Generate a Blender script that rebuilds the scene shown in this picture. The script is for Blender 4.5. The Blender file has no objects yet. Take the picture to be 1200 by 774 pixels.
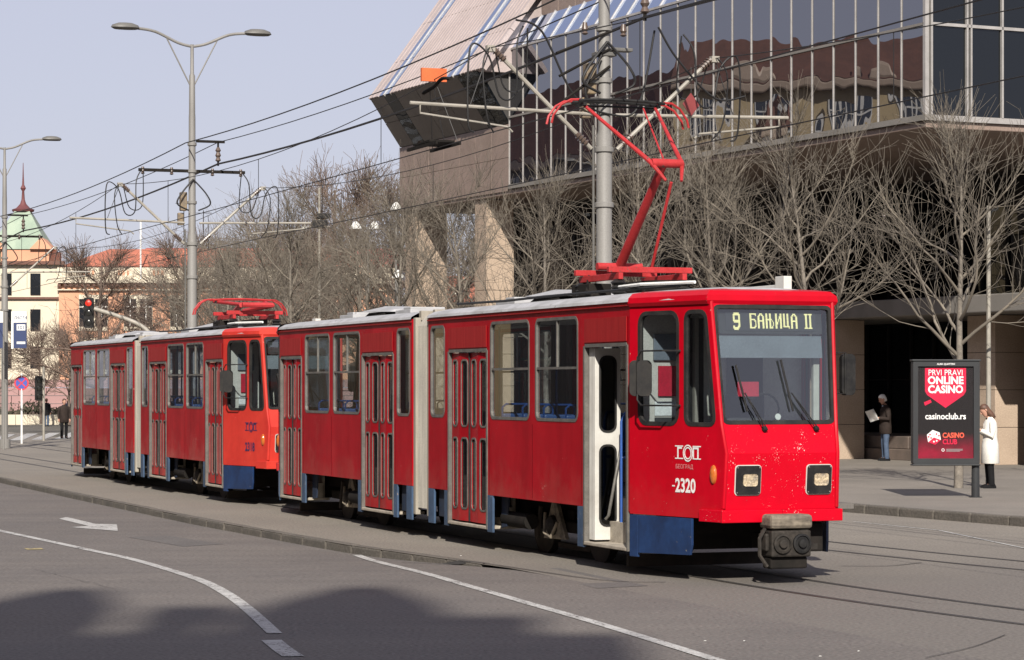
import bpy, bmesh, math, random
from mathutils import Vector, Matrix
from mathutils.geometry import tessellate_polygon
R = math.radians
scene = bpy.context.scene
col = scene.collection

# ---------------------------------------------------------------- camera, world, sun, exposure
CAM_H = 2.13
cd = bpy.data.cameras.new('camera'); cam = bpy.data.objects.new('camera', cd); col.objects.link(cam)
cam.location = (0, 0, CAM_H); cam.rotation_euler = (R(90), 0, 0)
cd.sensor_width = 36; cd.lens = 90; cd.shift_y = 0.055; cd.clip_start = 0.5; cd.clip_end = 4000
scene.camera = cam
SUN_EL = 34.0
world = bpy.data.worlds.new('World'); scene.world = world; world.use_nodes = True
wn = world.node_tree.nodes; wl = world.node_tree.links
sky = wn.new('ShaderNodeTexSky'); sky.sky_type = 'NISHITA'; sky.sun_disc = False
sky.sun_elevation = R(SUN_EL); sky.sun_rotation = R(180)
sky.air_density = 1.0; sky.dust_density = 0.8; sky.ozone_density = 1.0; sky.altitude = 100
veil = wn.new('ShaderNodeMix'); veil.data_type = 'RGBA'; veil.inputs[0].default_value = 0.78      # even milky veil over the whole sky
veil.inputs[7].default_value = (6.75, 6.7, 8.2, 1); wl.new(sky.outputs[0], veil.inputs[6])
wn['Background'].inputs['Strength'].default_value = 0.063
wl.new(veil.outputs[2], wn['Background'].inputs['Color'])
sl = bpy.data.lights.new('sun', 'SUN'); sl.energy = 5.0; sl.angle = R(0.53); sl.color = (1.0, 0.94, 0.85)
so = bpy.data.objects.new('sun', sl); col.objects.link(so); so.rotation_euler = (R(90 - SUN_EL), 0, 0)
so.location = (0, -60, 60)
scene.view_settings.view_transform = 'Standard'; scene.view_settings.look = 'None'
scene.view_settings.gamma = 1.0; scene.view_settings.exposure = 0.55
scene.view_settings.use_curve_mapping = False
scene.render.engine = 'CYCLES'
scene.cycles.max_bounces = 8; scene.cycles.transparent_max_bounces = 24

# ---------------------------------------------------------------- frames
TR = R(-69.8)                                   # heading of the tram line (local x forward)
FX, FY = math.cos(TR), math.sin(TR)             # forward
C0 = (-0.255, 36.28)                            # articulation centre of the leading tram
def sc(s, c):                                   # s metres back along the line, c metres to its far side
    return (C0[0] - FX * s - FY * c, C0[1] - FY * s + FX * c)
def smooth(a, b, x):
    t = max(0.0, min(1.0, (x - a) / (b - a))); return t * t * (3 - 2 * t)

# ---------------------------------------------------------------- materials
MATS = {}
def pm(name, c, c2=None, scale=3.0, rough=0.6, metal=0.0, bump=0.0, bscale=60.0, fine=0.15, spec=0.5, stretch=None,
       coat=0.0, chips=None, lo=0.35, hi=0.65, emit=None, rvar=0.12):
    """procedural principled: two colours blended by a broad noise, a fine grain, optional bump and paint chips"""
    if name in MATS: return MATS[name]
    m = bpy.data.materials.new(name); m.use_nodes = True; MATS[name] = m
    nt = m.node_tree; N = nt.nodes.new; L = nt.links.new
    b = nt.nodes['Principled BSDF']
    tc = N('ShaderNodeTexCoord'); mp = N('ShaderNodeMapping'); L(tc.outputs['Object'], mp.inputs[0])
    if stretch: mp.inputs['Scale'].default_value = stretch
    n1 = N('ShaderNodeTexNoise'); n1.inputs['Scale'].default_value = scale; n1.inputs['Detail'].default_value = 6
    n1.inputs['Roughness'].default_value = 0.62; L(mp.outputs[0], n1.inputs['Vector'])
    rp = N('ShaderNodeValToRGB'); L(n1.outputs['Fac'], rp.inputs[0])
    c2 = c2 or tuple(min(1, k * 0.8) for k in c)
    rp.color_ramp.elements[0].position = lo; rp.color_ramp.elements[0].color = (*c, 1)
    rp.color_ramp.elements[1].position = hi; rp.color_ramp.elements[1].color = (*c2, 1)
    out = rp.outputs[0]
    if fine:
        n2 = N('ShaderNodeTexNoise'); n2.inputs['Scale'].default_value = bscale; n2.inputs['Detail'].default_value = 3
        L(tc.outputs['Object'], n2.inputs['Vector'])
        mr = N('ShaderNodeMapRange'); mr.inputs[1].default_value = 0.25; mr.inputs[2].default_value = 0.75
        mr.inputs[3].default_value = 1 - fine; mr.inputs[4].default_value = 1 + fine; L(n2.outputs['Fac'], mr.inputs[0])
        mx = N('ShaderNodeMix'); mx.data_type = 'RGBA'; mx.blend_type = 'MULTIPLY'; mx.inputs[0].default_value = 1
        L(out, mx.inputs[6]); L(mr.outputs[0], mx.inputs[7]); out = mx.outputs[2]
    if chips:
        cc, cs, th = chips
        n3 = N('ShaderNodeTexNoise'); n3.inputs['Scale'].default_value = cs; n3.inputs['Detail'].default_value = 4
        n3.inputs['Roughness'].default_value = 0.7; L(tc.outputs['Object'], n3.inputs['Vector'])
        n4 = N('ShaderNodeTexNoise'); n4.inputs['Scale'].default_value = cs * 0.11; L(tc.outputs['Object'], n4.inputs['Vector'])
        ad = N('ShaderNodeMath'); ad.operation = 'MULTIPLY_ADD'; ad.inputs[1].default_value = 0.45
        L(n4.outputs['Fac'], ad.inputs[0]); L(n3.outputs['Fac'], ad.inputs[2])
        mr3 = N('ShaderNodeMapRange'); mr3.inputs[1].default_value = th; mr3.inputs[2].default_value = th + 0.02
        L(ad.outputs[0], mr3.inputs[0])
        mx3 = N('ShaderNodeMix'); mx3.data_type = 'RGBA'; L(mr3.outputs[0], mx3.inputs[0])
        L(out, mx3.inputs[6]); mx3.inputs[7].default_value = (*cc, 1); out = mx3.outputs[2]
    L(out, b.inputs['Base Color'])
    mrr = N('ShaderNodeMapRange'); mrr.inputs[3].default_value = max(0.02, rough - rvar); mrr.inputs[4].default_value = min(1, rough + rvar)
    L(n1.outputs['Fac'], mrr.inputs[0]); L(mrr.outputs[0], b.inputs['Roughness'])
    b.inputs['Metallic'].default_value = metal; b.inputs['Specular IOR Level'].default_value = spec
    b.inputs['Coat Weight'].default_value = coat; b.inputs['Coat Roughness'].default_value = 0.12
    if emit:
        b.inputs['Emission Color'].default_value = (*emit[0], 1); b.inputs['Emission Strength'].default_value = emit[1]
    if bump:
        bp = N('ShaderNodeBump'); bp.inputs['Strength'].default_value = bump; bp.inputs['Distance'].default_value = 0.02
        nb = N('ShaderNodeTexNoise'); nb.inputs['Scale'].default_value = bscale; nb.inputs['Detail'].default_value = 5
        L(tc.outputs['Object'], nb.inputs['Vector']); L(nb.outputs['Fac'], bp.inputs['Height']); L(bp.outputs[0], b.inputs['Normal'])
    return m

def glass(name, tint, refl=0.12, rough=0.0, wav=0.0, wscale=1.0, dark=None, trans=0.85, gcol=(1, 1, 1), ior=1.5):
    """thin window glass: see-through tint with a fresnel mirror on top; with 'dark' it is opaque coated glazing"""
    if name in MATS: return MATS[name]
    m = bpy.data.materials.new(name); m.use_nodes = True; MATS[name] = m
    nt = m.node_tree; N = nt.nodes.new; L = nt.links.new
    nt.nodes.remove(nt.nodes['Principled BSDF']); o = nt.nodes['Material Output']
    g = N('ShaderNodeBsdfGlossy'); g.inputs['Roughness'].default_value = rough; g.inputs['Color'].default_value = (*gcol, 1)
    if dark:
        a = N('ShaderNodeBsdfDiffuse'); a.inputs[0].default_value = (*dark, 1)
    else:
        a = N('ShaderNodeBsdfTransparent'); a.inputs[0].default_value = (*[k * trans for k in tint], 1)
    lw = N('ShaderNodeFresnel'); lw.inputs['IOR'].default_value = ior
    mr = N('ShaderNodeMapRange'); mr.inputs[3].default_value = refl; mr.inputs[4].default_value = 1.0
    L(lw.outputs[0], mr.inputs[0])
    ge = N('ShaderNodeNewGeometry'); iv = N('ShaderNodeMath'); iv.operation = 'SUBTRACT'; iv.inputs[0].default_value = 1.0; L(ge.outputs['Backfacing'], iv.inputs[1])
    fr = N('ShaderNodeMath'); fr.operation = 'MULTIPLY'; L(mr.outputs[0], fr.inputs[0]); L(iv.outputs[0], fr.inputs[1])   # mirror only on the outer skin of the pane
    mx = N('ShaderNodeMixShader'); L(fr.outputs[0], mx.inputs[0]); L(a.outputs[0], mx.inputs[1]); L(g.outputs[0], mx.inputs[2])
    L(mx.outputs[0], o.inputs[0])
    if wav:
        tc = N('ShaderNodeTexCoord'); nz = N('ShaderNodeTexNoise'); nz.inputs['Scale'].default_value = wscale
        nz.inputs['Detail'].default_value = 1; oi = N('ShaderNodeObjectInfo')
        vm = N('ShaderNodeVectorMath'); vm.operation = 'MULTIPLY_ADD'; vm.inputs[1].default_value = (1, 1, 0.7)
        cm = N('ShaderNodeCombineXYZ'); ml = N('ShaderNodeMath'); ml.operation = 'MULTIPLY'; ml.inputs[1].default_value = 37.0
        L(oi.outputs['Random'], ml.inputs[0]); L(ml.outputs[0], cm.inputs[2])
        L(tc.outputs['Object'], vm.inputs[0]); L(cm.outputs[0], vm.inputs[2]); L(vm.outputs[0], nz.inputs['Vector'])
        bp = N('ShaderNodeBump'); bp.inputs['Strength'].default_value = 1.0; bp.inputs['Distance'].default_value = wav
        L(nz.outputs['Fac'], bp.inputs['Height']); L(bp.outputs[0], g.inputs['Normal'])
    return m

# ---------------------------------------------------------------- mesh builder
class MB:
    def __init__(s): s.v = []; s.f = []
    def add(s, vs, fs):
        o = len(s.v); s.v += [tuple(p) for p in vs]; s.f += [tuple(i + o for i in f) for f in fs]; return s
    def box(s, x0, x1, y0, y1, z0, z1, M=None):
        vs = [Vector((x, y, z)) for x in (x0, x1) for y in (y0, y1) for z in (z0, z1)]
        if M: vs = [M @ p for p in vs]
        return s.add(vs, [(0, 1, 3, 2), (4, 6, 7, 5), (0, 4, 5, 1), (2, 3, 7, 6), (0, 2, 6, 4), (1, 5, 7, 3)])
    def hexa(s, p):                              # 8 points: bottom 4 then top 4
        return s.add(p, [(3, 2, 1, 0), (4, 5, 6, 7), (0, 1, 5, 4), (1, 2, 6, 5), (2, 3, 7, 6), (3, 0, 4, 7)])
    def tube(s, pts, r, n=8, cap=True):
        pts = [Vector(p) for p in pts]; k = len(pts)
        rs = r if isinstance(r, (list, tuple)) else [r] * k
        vs = []; up = None
        for i, p in enumerate(pts):
            d = (pts[min(i + 1, k - 1)] - pts[max(i - 1, 0)])
            if d.length < 1e-9: d = Vector((0, 0, 1))
            d.normalize()
            if up is None: up = Vector((0, 0, 1)) if abs(d.z) < 0.9 else Vector((1, 0, 0))
            a = d.cross(up); a.normalize(); b = a.cross(d); up = b
            for j in range(n):
                t = 2 * math.pi * j / n; vs.append(p + (a * math.cos(t) + b * math.sin(t)) * rs[i])
        fs = [(i * n + j, i * n + (j + 1) % n, (i + 1) * n + (j + 1) % n, (i + 1) * n + j) for i in range(k - 1) for j in range(n)]
        if cap: fs += [tuple(reversed(range(n))), tuple(range((k - 1) * n, k * n))]
        return s.add(vs, fs)
    def cyl(s, p, q, r, n=12): return s.tube([p, q], r, n)
    def lathe(s, prof, n=16, M=None, sx=1, sy=1):
        vs = []
        for (r, z) in prof:
            for j in range(n):
                t = 2 * math.pi * j / n; p = Vector((r * math.cos(t) * sx, r * math.sin(t) * sy, z)); vs.append(M @ p if M else p)
        k = len(prof)
        fs = [(i * n + j, i * n + (j + 1) % n, (i + 1) * n + (j + 1) % n, (i + 1) * n + j) for i in range(k - 1) for j in range(n)]
        fs += [tuple(reversed(range(n))), tuple(range((k - 1) * n, k * n))]
        return s.add(vs, fs)
    def rings(s, rings, n=14, cap=True):         # rings: (centre, rx, ry, yaw[, Matrix3])
        vs = []
        for rg in rings:
            c, rx, ry, yaw = rg[:4]; ca, sa = math.cos(yaw), math.sin(yaw)
            for j in range(n):
                t = 2 * math.pi * j / n; x, y = rx * math.cos(t), ry * math.sin(t)
                p = Vector((x * ca - y * sa, x * sa + y * ca, 0))
                if len(rg) > 4: p = rg[4] @ p
                vs.append(Vector(c) + p)
        k = len(rings)
        fs = [(i * n + j, i * n + (j + 1) % n, (i + 1) * n + (j + 1) % n, (i + 1) * n + j) for i in range(k - 1) for j in range(n)]
        if cap: fs += [tuple(reversed(range(n))), tuple(range((k - 1) * n, k * n))]
        return s.add(vs, fs)
    def plate(s, outer, holes, th, mp):          # 2-D outline with holes, th thick behind the face; mp(u, v, w) -> point
        loops = [list(outer)] + [list(h) for h in holes]
        flat = [p for l in loops for p in l]
        tri = tessellate_polygon([[Vector((u, v, 0)) for u, v in l] for l in loops])
        n = len(flat); vs = [mp(u, v, 0) for u, v in flat] + [mp(u, v, -th) for u, v in flat]
        fs = []
        for t in tri:
            a, b, c = t
            ar = (flat[b][0] - flat[a][0]) * (flat[c][1] - flat[a][1]) - (flat[c][0] - flat[a][0]) * (flat[b][1] - flat[a][1])
            if ar < 0: b, c = c, b
            fs.append((a, b, c)); fs.append((a + n, c + n, b + n))
        o = 0
        for l in loops:
            k = len(l)
            for i in range(k):
                a, b = o + i, o + (i + 1) % k; fs.append((a, b, b + n, a + n))
            o += k
        return s.add(vs, fs)
    def grid(s, rows):                           # rows of points
        k = len(rows[0]); vs = [p for r in rows for p in r]
        return s.add(vs, [(i * k + j, i * k + j + 1, (i + 1) * k + j + 1, (i + 1) * k + j) for i in range(len(rows) - 1) for j in range(k - 1)])
    def mesh(s, name):
        me = bpy.data.meshes.new(name); me.from_pydata(s.v, [], s.f); me.update(); return me
    def build(s, name, mat, parent=None, smooth=None, bevel=0, loc=None, fix=True, seg=2):
        me = s.mesh(name)
        if fix:
            bm = bmesh.new(); bm.from_mesh(me); bmesh.ops.recalc_face_normals(bm, faces=bm.faces); bm.to_mesh(me); bm.free()
        o = bpy.data.objects.new(name, me); col.objects.link(o)
        if mat: me.materials.append(mat)
        if parent: o.parent = parent
        if loc: o.location = loc
        if smooth:
            me.shade_smooth()
            if smooth is not True: me.set_sharp_from_angle(angle=R(smooth))
        if bevel:
            bv = o.modifiers.new('bevel', 'BEVEL'); bv.width = bevel; bv.segments = seg; bv.limit_method = 'ANGLE'; bv.angle_limit = R(35)
        return o

def rrect(x0, x1, y0, y1, r, n=4):
    out = []
    for cx, cy, a0 in ((x1 - r, y0 + r, -90), (x1 - r, y1 - r, 0), (x0 + r, y1 - r, 90), (x0 + r, y0 + r, 180)):
        for i in range(n + 1):
            a = R(a0 + 90 * i / n); out.append((cx + r * math.cos(a), cy + r * math.sin(a)))
    return out
def rpoly(pts, r, n=4):                          # rounded convex polygon
    out = []; k = len(pts)
    for i in range(k):
        p0, p, p1 = Vector(pts[i - 1]), Vector(pts[i]), Vector(pts[(i + 1) % k])
        a = (p0 - p).normalized(); b = (p1 - p).normalized()
        for j in range(n + 1):
            t = j / n; q = p + a * r * (1 - t) ** 2 + b * r * t ** 2; out.append((q.x, q.y))
    return out
def inset(pts, d):
    cx = sum(p[0] for p in pts) / len(pts); cy = sum(p[1] for p in pts) / len(pts); k = len(pts); out = []
    for i in range(k):
        a, b = Vector(pts[i - 1]), Vector(pts[(i + 1) % k]); t = (b - a).normalized(); nrm = Vector((t.y, -t.x))
        p = Vector(pts[i])
        if nrm.dot(Vector((cx, cy)) - p) < 0: nrm = -nrm
        q = p + nrm * d; out.append((q.x, q.y))
    return out
def tag(o, label=None, cat=None, group=None, kind=None):
    if label: o['label'] = label
    if cat: o['category'] = cat
    if group: o['group'] = group
    if kind: o['kind'] = kind
    return o
def empty(name, loc, rz=0, label=None, cat=None, group=None):
    o = bpy.data.objects.new(name, None); col.objects.link(o); o.location = loc; o.rotation_euler = (0, 0, rz)
    o.empty_display_size = 0.2
    return tag(o, label, cat, group)
def copy_tree(o, parent=None):
    c = o.copy(); col.objects.link(c); c.parent = parent
    for ch in o.children: copy_tree(ch, c)
    return c
def text_mesh(body, size, bold=0.0, align='LEFT', xs=1.0, shear=0.0):
    cu = bpy.data.curves.new('lettering', 'FONT'); cu.body = body; cu.size = size; cu.offset = bold; cu.align_x = align; cu.shear = shear
    cu.resolution_u = 3
    ob = bpy.data.objects.new('lettering', cu); col.objects.link(ob)
    me = bpy.data.meshes.new_from_object(ob.evaluated_get(bpy.context.evaluated_depsgraph_get()))
    bpy.data.objects.remove(ob); bpy.data.curves.remove(cu)
    vs = [(v.co.x * xs, v.co.y) for v in me.vertices]; fs = [tuple(p.vertices) for p in me.polygons]
    bpy.data.meshes.remove(me); return vs, fs
def lettering(body, size, mp, mat, parent, name='lettering', **k):
    vs, fs = text_mesh(body, size, **k); m = MB(); m.add([mp(u, v) for u, v in vs], fs)
    return m.build(name, mat, parent, fix=False)
# ---------------------------------------------------------------- the setting: ground, road, track, pavement
M_ground = pm('ground_earth', (0.10, 0.09, 0.075), (0.07, 0.065, 0.05), 0.2, 0.95)
M_track = pm('track_asphalt', (0.15, 0.133, 0.112), (0.19, 0.168, 0.139), 0.45, 0.9, bump=0.5, bscale=30, fine=0.45, lo=0.3, hi=0.7)
M_pave = pm('pavement_asphalt', (0.1462, 0.1307, 0.1118), (0.1849, 0.1634, 0.1393), 0.4, 0.92, bump=0.3, bscale=40, fine=0.25)
M_kerb = pm('kerb_stone', (0.1075, 0.0946, 0.07912), (0.0731, 0.06536, 0.05504), 1.2, 0.9, bump=0.6, bscale=25, fine=0.25)
M_paint = pm('road_paint', (0.43, 0.4214, 0.4042), (0.2924, 0.2881, 0.2752), 6, 0.8, bump=0.2, bscale=40, fine=0.2, chips=((0.11, 0.10, 0.093), 24, 0.80))
M_yellow = pm('yellow_paint', (0.42, 0.34, 0.14), (0.25, 0.2, 0.1), 6, 0.8, chips=((0.1, 0.095, 0.09), 22, 0.76))
M_rail = pm('rail_steel', (0.06, 0.052, 0.045), (0.035, 0.03, 0.027), 3, 0.6, metal=0.3)
M_crack = pm('tar_seam', (0.03, 0.028, 0.026), None, 3, 0.8)

def road_material():
    """asphalt with patches, tyre-polished streaks and grain"""
    m = pm('road_asphalt', (0.0989, 0.08772, 0.07998), (0.1221, 0.1075, 0.09632), 0.35, 0.88, bump=0.6, bscale=26, fine=0.45)
    nt = m.node_tree; N = nt.nodes.new; L = nt.links.new; b = nt.nodes['Principled BSDF']
    src = b.inputs['Base Color'].links[0].from_socket
    tc = N('ShaderNodeTexCoord'); mp = N('ShaderNodeMapping'); mp.inputs['Rotation'].default_value = (0, 0, R(69.8 + 3))
    mp.inputs['Scale'].default_value = (0.05, 1.3, 1); L(tc.outputs['Object'], mp.inputs[0])
    n = N('ShaderNodeTexNoise'); n.inputs['Scale'].default_value = 1.0; n.inputs['Detail'].default_value = 5; L(mp.outputs[0], n.inputs['Vector'])
    r = N('ShaderNodeMapRange'); r.inputs[1].default_value = 0.3; r.inputs[2].default_value = 0.7; r.inputs[3].default_value = 0.91; r.inputs[4].default_value = 1.09
    L(n.outputs['Fac'], r.inputs[0])
    mx = N('ShaderNodeMix'); mx.data_type = 'RGBA'; mx.blend_type = 'MULTIPLY'; mx.inputs[0].default_value = 1
    L(src, mx.inputs[6]); L(r.outputs[0], mx.inputs[7]); L(mx.outputs[2], b.inputs['Base Color'])
    return m
M_road = road_material()
def blend_track():
    """the tan reservation paving gives way to ordinary carriageway asphalt where the track leaves it"""
    nt = M_track.node_tree; N = nt.nodes.new; L = nt.links.new; b = nt.nodes['Principled BSDF']; src = b.inputs['Base Color'].links[0].from_socket
    tc = N('ShaderNodeTexCoord'); d = N('ShaderNodeVectorMath'); d.operation = 'DOT_PRODUCT'; d.inputs[1].default_value = (-FX, -FY, 0); L(tc.outputs['Object'], d.inputs[0])
    k = -(C0[0] * FX + C0[1] * FY); nz = N('ShaderNodeTexNoise'); nz.inputs['Scale'].default_value = 0.5; nz.inputs['Detail'].default_value = 5; L(tc.outputs['Object'], nz.inputs['Vector'])
    ad = N('ShaderNodeMath'); ad.operation = 'MULTIPLY_ADD'; ad.inputs[1].default_value = 4.0; L(nz.outputs['Fac'], ad.inputs[0]); L(d.outputs['Value'], ad.inputs[2])
    mr = N('ShaderNodeMapRange'); mr.inputs[1].default_value = k - 10 + 2; mr.inputs[2].default_value = k - 2 + 2; mr.inputs[3].default_value = 0.78; mr.inputs[4].default_value = 0.0; L(ad.outputs[0], mr.inputs[0])
    n2 = N('ShaderNodeTexNoise'); n2.inputs['Scale'].default_value = 26; n2.inputs['Detail'].default_value = 3; L(tc.outputs['Object'], n2.inputs['Vector'])
    rp = N('ShaderNodeValToRGB'); rp.color_ramp.elements[0].position = 0.3; rp.color_ramp.elements[0].color = (0.065, 0.058, 0.053, 1); rp.color_ramp.elements[1].position = 0.7; rp.color_ramp.elements[1].color = (0.155, 0.138, 0.124, 1); L(n2.outputs['Fac'], rp.inputs[0])
    mx = N('ShaderNodeMix'); mx.data_type = 'RGBA'; L(mr.outputs[0], mx.inputs[0]); L(src, mx.inputs[6]); L(rp.outputs[0], mx.inputs[7]); L(mx.outputs[2], b.inputs['Base Color'])
blend_track()

def kerb_c(s):                                   # near edge of the tram reservation
    pts = [(-60, -1.9), (-6, -1.95), (-3, -2.28), (-0.9, -2.5), (2.1, -2.64), (6.5, -2.8), (14, -2.87), (26, -2.92), (45, -3.1), (160, -3.3)]
    for (a, ca), (b, cb) in zip(pts, pts[1:]):
        if s <= b: return ca + (cb - ca) * max(0, (s - a)) / (b - a)
    return pts[-1][1]
def drop(s): return 0.11 * smooth(-7.5, -1.5, s)
def road_z(s, c): return -drop(s) if c < kerb_c(s) else 0.0
def to_sc(x, y):
    dx, dy = x - C0[0], y - C0[1]; return (-(dx * FX + dy * FY), dx * -FY + dy * FX)
def gz(x, y): return road_z(*to_sc(x, y))

m = MB(); m.add([(-1500, -600, -0.2), (1500, -600, -0.2), (1500, 3000, -0.2), (-1500, 3000, -0.2)], [(0, 1, 2, 3)])
tag(m.build('ground', M_ground), kind='structure')
SS = [-60, -50, -42, -36, -30] + [-26 + 0.5 * i for i in range(120)] + [36, 40, 46, 54, 62, 72, 86, 100, 120, 140]
m = MB(); rows = []
for s in SS:
    k = kerb_c(s); row = []
    for o in (-34, -26, -20, -15, -12, -9.5, -7.5, -6, -4.5, -3.2, -2, -1, -0.4, 0):
        x, y = sc(s, k + o); row.append((x, y, -drop(s) - (0.0 if o > -20 else 0.0)))
    rows.append(row)
m.grid(rows); road = tag(m.build('road', M_road), kind='structure')
# sidewalk kerb in front of the office building (straight, 25 degrees)
KP = Vector((7.76, 38.8)); KD = Vector((-0.4226, 0.9063)); KN = Vector((0.9063, 0.4226))
def side_c(s):                                   # c of the pavement kerb at s
    # intersection of the line x(s, c) with the kerb line
    x0, y0 = sc(s, 0); dx, dy = sc(s, 1); dx -= x0; dy -= y0
    d = (KP - Vector((x0, y0))).dot(KN); return max(6.9, d / (dx * KN.x + dy * KN.y))
m = MB(); rows = []
for s in SS:
    row = []; a = kerb_c(s); b = side_c(s)
    for i in range(9): x, y = sc(s, a + (b - a) * i / 8); row.append((x, y, 0.0))
    rows.append(row)
m.grid(rows); tag(m.build('track_bed', M_track), kind='structure')
# pavement sheet
m = MB(); rows = []
for s in [k for k in SS if -42 <= k <= 62]:
    c = side_c(s); rows.append([(*sc(s, c + w), 0.145) for w in (0.15, 8, 20, 60)])
m.grid(rows); pave = tag(m.build('pavement', M_pave), kind='structure')
# kerb stones: each a piece of its own, shared mesh
def kerb_row(name, parent, path, hz, width=0.16):
    """path: function of a running metre -> (x, y, z_top, z_bottom); stones one metre long"""
    n = len(path) - 1; rnd = random.Random(5)
    for i in range(n):
        (x0, y0, t0, b0), (x1, y1, t1, b1) = path[i], path[i + 1]
        d = Vector((x1 - x0, y1 - y0)); L = d.length; d.normalize(); nn = Vector((d.y, -d.x)) * hz
        g = 0.004; j = rnd.uniform(-0.004, 0.004); o = rnd.uniform(-0.006, 0.006)
        a = Vector((x0, y0)) + d * g + nn * o; b = Vector((x1, y1)) - d * g + nn * o; w = nn * width
        mm = MB(); mm.hexa([(a.x, a.y, b0 - 0.05), (b.x, b.y, b1 - 0.05), (b.x + w.x, b.y + w.y, b1 - 0.05), (a.x + w.x, a.y + w.y, b0 - 0.05),
                            (a.x, a.y, t0 + j), (b.x, b.y, t1 + j), (b.x + w.x, b.y + w.y, t1 + j), (a.x + w.x, a.y + w.y, t0 + j)])
        mm.build(name, M_kerb, parent, bevel=0.03)
kb = tag(empty('reservation_kerb', (0, 0, 0)), kind='structure'); path = []
for i in range(66):
    s = -5.2 + i * 1.0; x, y = sc(s, kerb_c(s) - 0.004); path.append((x, y, 0.006, -0.13))
kerb_row('kerb_stone', kb, path, 1)
kb = tag(empty('pavement_kerb', (0, 0, 0)), kind='structure'); path = []
for i in range(60):
    k = -16 + i * 1.0; x, y = sc(k, side_c(k)); path.append((x, y, 0.15, -0.02))
kerb_row('kerb_stone', kb, path, 1)

# rails and painted markings are pieces of the road surface
def strip(name, pts, w, mat, parent, dz=0.006, zf=gz, kind=None):
    m = MB(); rows = []
    for i, p in enumerate(pts):
        a = Vector(pts[max(i - 1, 0)][:2]); b = Vector(pts[min(i + 1, len(pts) - 1)][:2]); d = (b - a).normalized(); n = Vector((-d.y, d.x))
        ww = w[i] if isinstance(w, (list, tuple)) else w
        for sgn in (1,): pass
        q0 = Vector(p[:2]) + n * ww / 2; q1 = Vector(p[:2]) - n * ww / 2
        rows.append([(q0.x, q0.y, zf(q0.x, q0.y) + dz), (q1.x, q1.y, zf(q1.x, q1.y) + dz)])
    m.grid(rows); return m.build(name, mat, parent)
def track_c(t, s):
    if t == 0: return 0.012 * max(0, -8.6 - s) ** 2
    return 3.35 + 0.0093 * max(0, -s) ** 2
for t in (0, 1):
    for sd in (-0.5, 0.5):
        pts = [sc(s, track_c(t, s) + sd) for s in [-30 + i for i in range(40)] + [14, 20, 30, 45, 60, 80, 100]]
        r = strip('tram_rail', pts, 0.055, M_rail, None, dz=0.004, zf=lambda x, y: 0)
        pts2 = [sc(s, track_c(t, s) + sd * 0.9) for s in [-30 + i for i in range(40)] + [14, 20, 30, 45, 60, 80, 100]]
        strip('rail_groove', pts2, 0.04, M_crack, r, dz=0.004, zf=lambda x, y: 0)
        tag(r, ['near', 'far'][sd > 0] + ' rail of the ' + ['track under the red trams' , 'empty track behind the red trams'][t], 'rail', 'grooved tram rails')
def px(x, y, z=0.0):                             # pixel of the photograph on a level of the ground -> metres
    Y = 3000 * (CAM_H - z) / (y - 453.0); return ((x - 600) / 3000 * Y, Y)
def pxr(x, y):
    p = px(x, y)
    for _ in range(6): p = px(x, y, gz(*p))
    return p
def dens(pts, n=6):
    out = []
    for i in range(len(pts) - 1):                # Catmull-Rom
        p0, p1, p2, p3 = [Vector(pts[max(0, min(len(pts) - 1, j))]) for j in (i - 1, i, i + 1, i + 2)]
        for k in range(n):
            t = k / n
            out.append(0.5 * ((2 * p1) + (p2 - p0) * t + (2 * p0 - 5 * p1 + 4 * p2 - p3) * t * t + (3 * p1 - p0 - 3 * p2 + p3) * t ** 3))
    out.append(Vector(pts[-1])); return out
pts = dens([pxr(*p) for p in ((-160, 592), (-60, 610), (0, 622.5), (100, 644), (170, 660), (225, 677), (262, 694), (290, 714), (322, 743))], 8)
strip('edge_line', pts, 0.13, M_paint, road)
pts = dens([pxr(*p) for p in ((318, 751), (333, 763), (344, 770))], 3)
strip('edge_line', pts, 0.17, M_paint, road)
pts = dens([pxr(*p) for p in ((418, 651), (500, 673), (600, 702), (700, 731), (830, 771), (960, 812), (1200, 890))], 6)
strip('lane_line', pts, 0.12, M_paint, road)
# turn arrow painted on the road
A = [pxr(*p) for p in ((69, 608.5), (78, 606.5), (112, 614.5), (137, 615), (138, 622.8), (82, 618.5), (104, 617))]
m = MB(); m.add([(x, y, gz(x, y) + 0.006) for x, y in A], [(0, 1, 2, 6), (5, 6, 2, 3, 4)]); m.build('direction_arrow', M_paint, road)
pts = [pxr(30, 644), pxr(50, 643.6)]; strip('yellow_mark', pts, 0.3, M_yellow, road)
# tar seams, crossing stripes in the distance
for name, pp, w in (('tar_seam', ((1085, 772), (1125, 763), (1150, 756), (1178, 745)), 0.012), ('tar_seam', ((985, 664), (1040, 664), (1080, 660)), 0.03),
                    ('tar_seam', ((470, 652), (560, 660), (700, 680), (780, 683)), 0.03)):
    strip(name, dens([pxr(*p) for p in pp], 5), w, M_crack, road, dz=0.009)
rk = random.Random(12)
for (a, b) in (((1020, 700), (1180, 716)), ((40, 668), (150, 690))):
    p, q = Vector(pxr(*a)), Vector(pxr(*b)); n = 26; d = (q - p); nn = Vector((-d.y, d.x)).normalized(); off = 0; pts = []
    for i in range(n + 1):
        off += rk.gauss(0, 0.035); pts.append(p + d * i / n + nn * off)
    strip('crack', pts, [0.003 + 0.005 * rk.random() for _ in pts], M_crack, road, dz=0.008)
M_patch = pm('asphalt_patch', (0.085, 0.078, 0.073), (0.105, 0.096, 0.09), 0.8, 0.9, bump=0.5, bscale=26, fine=0.3)
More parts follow.
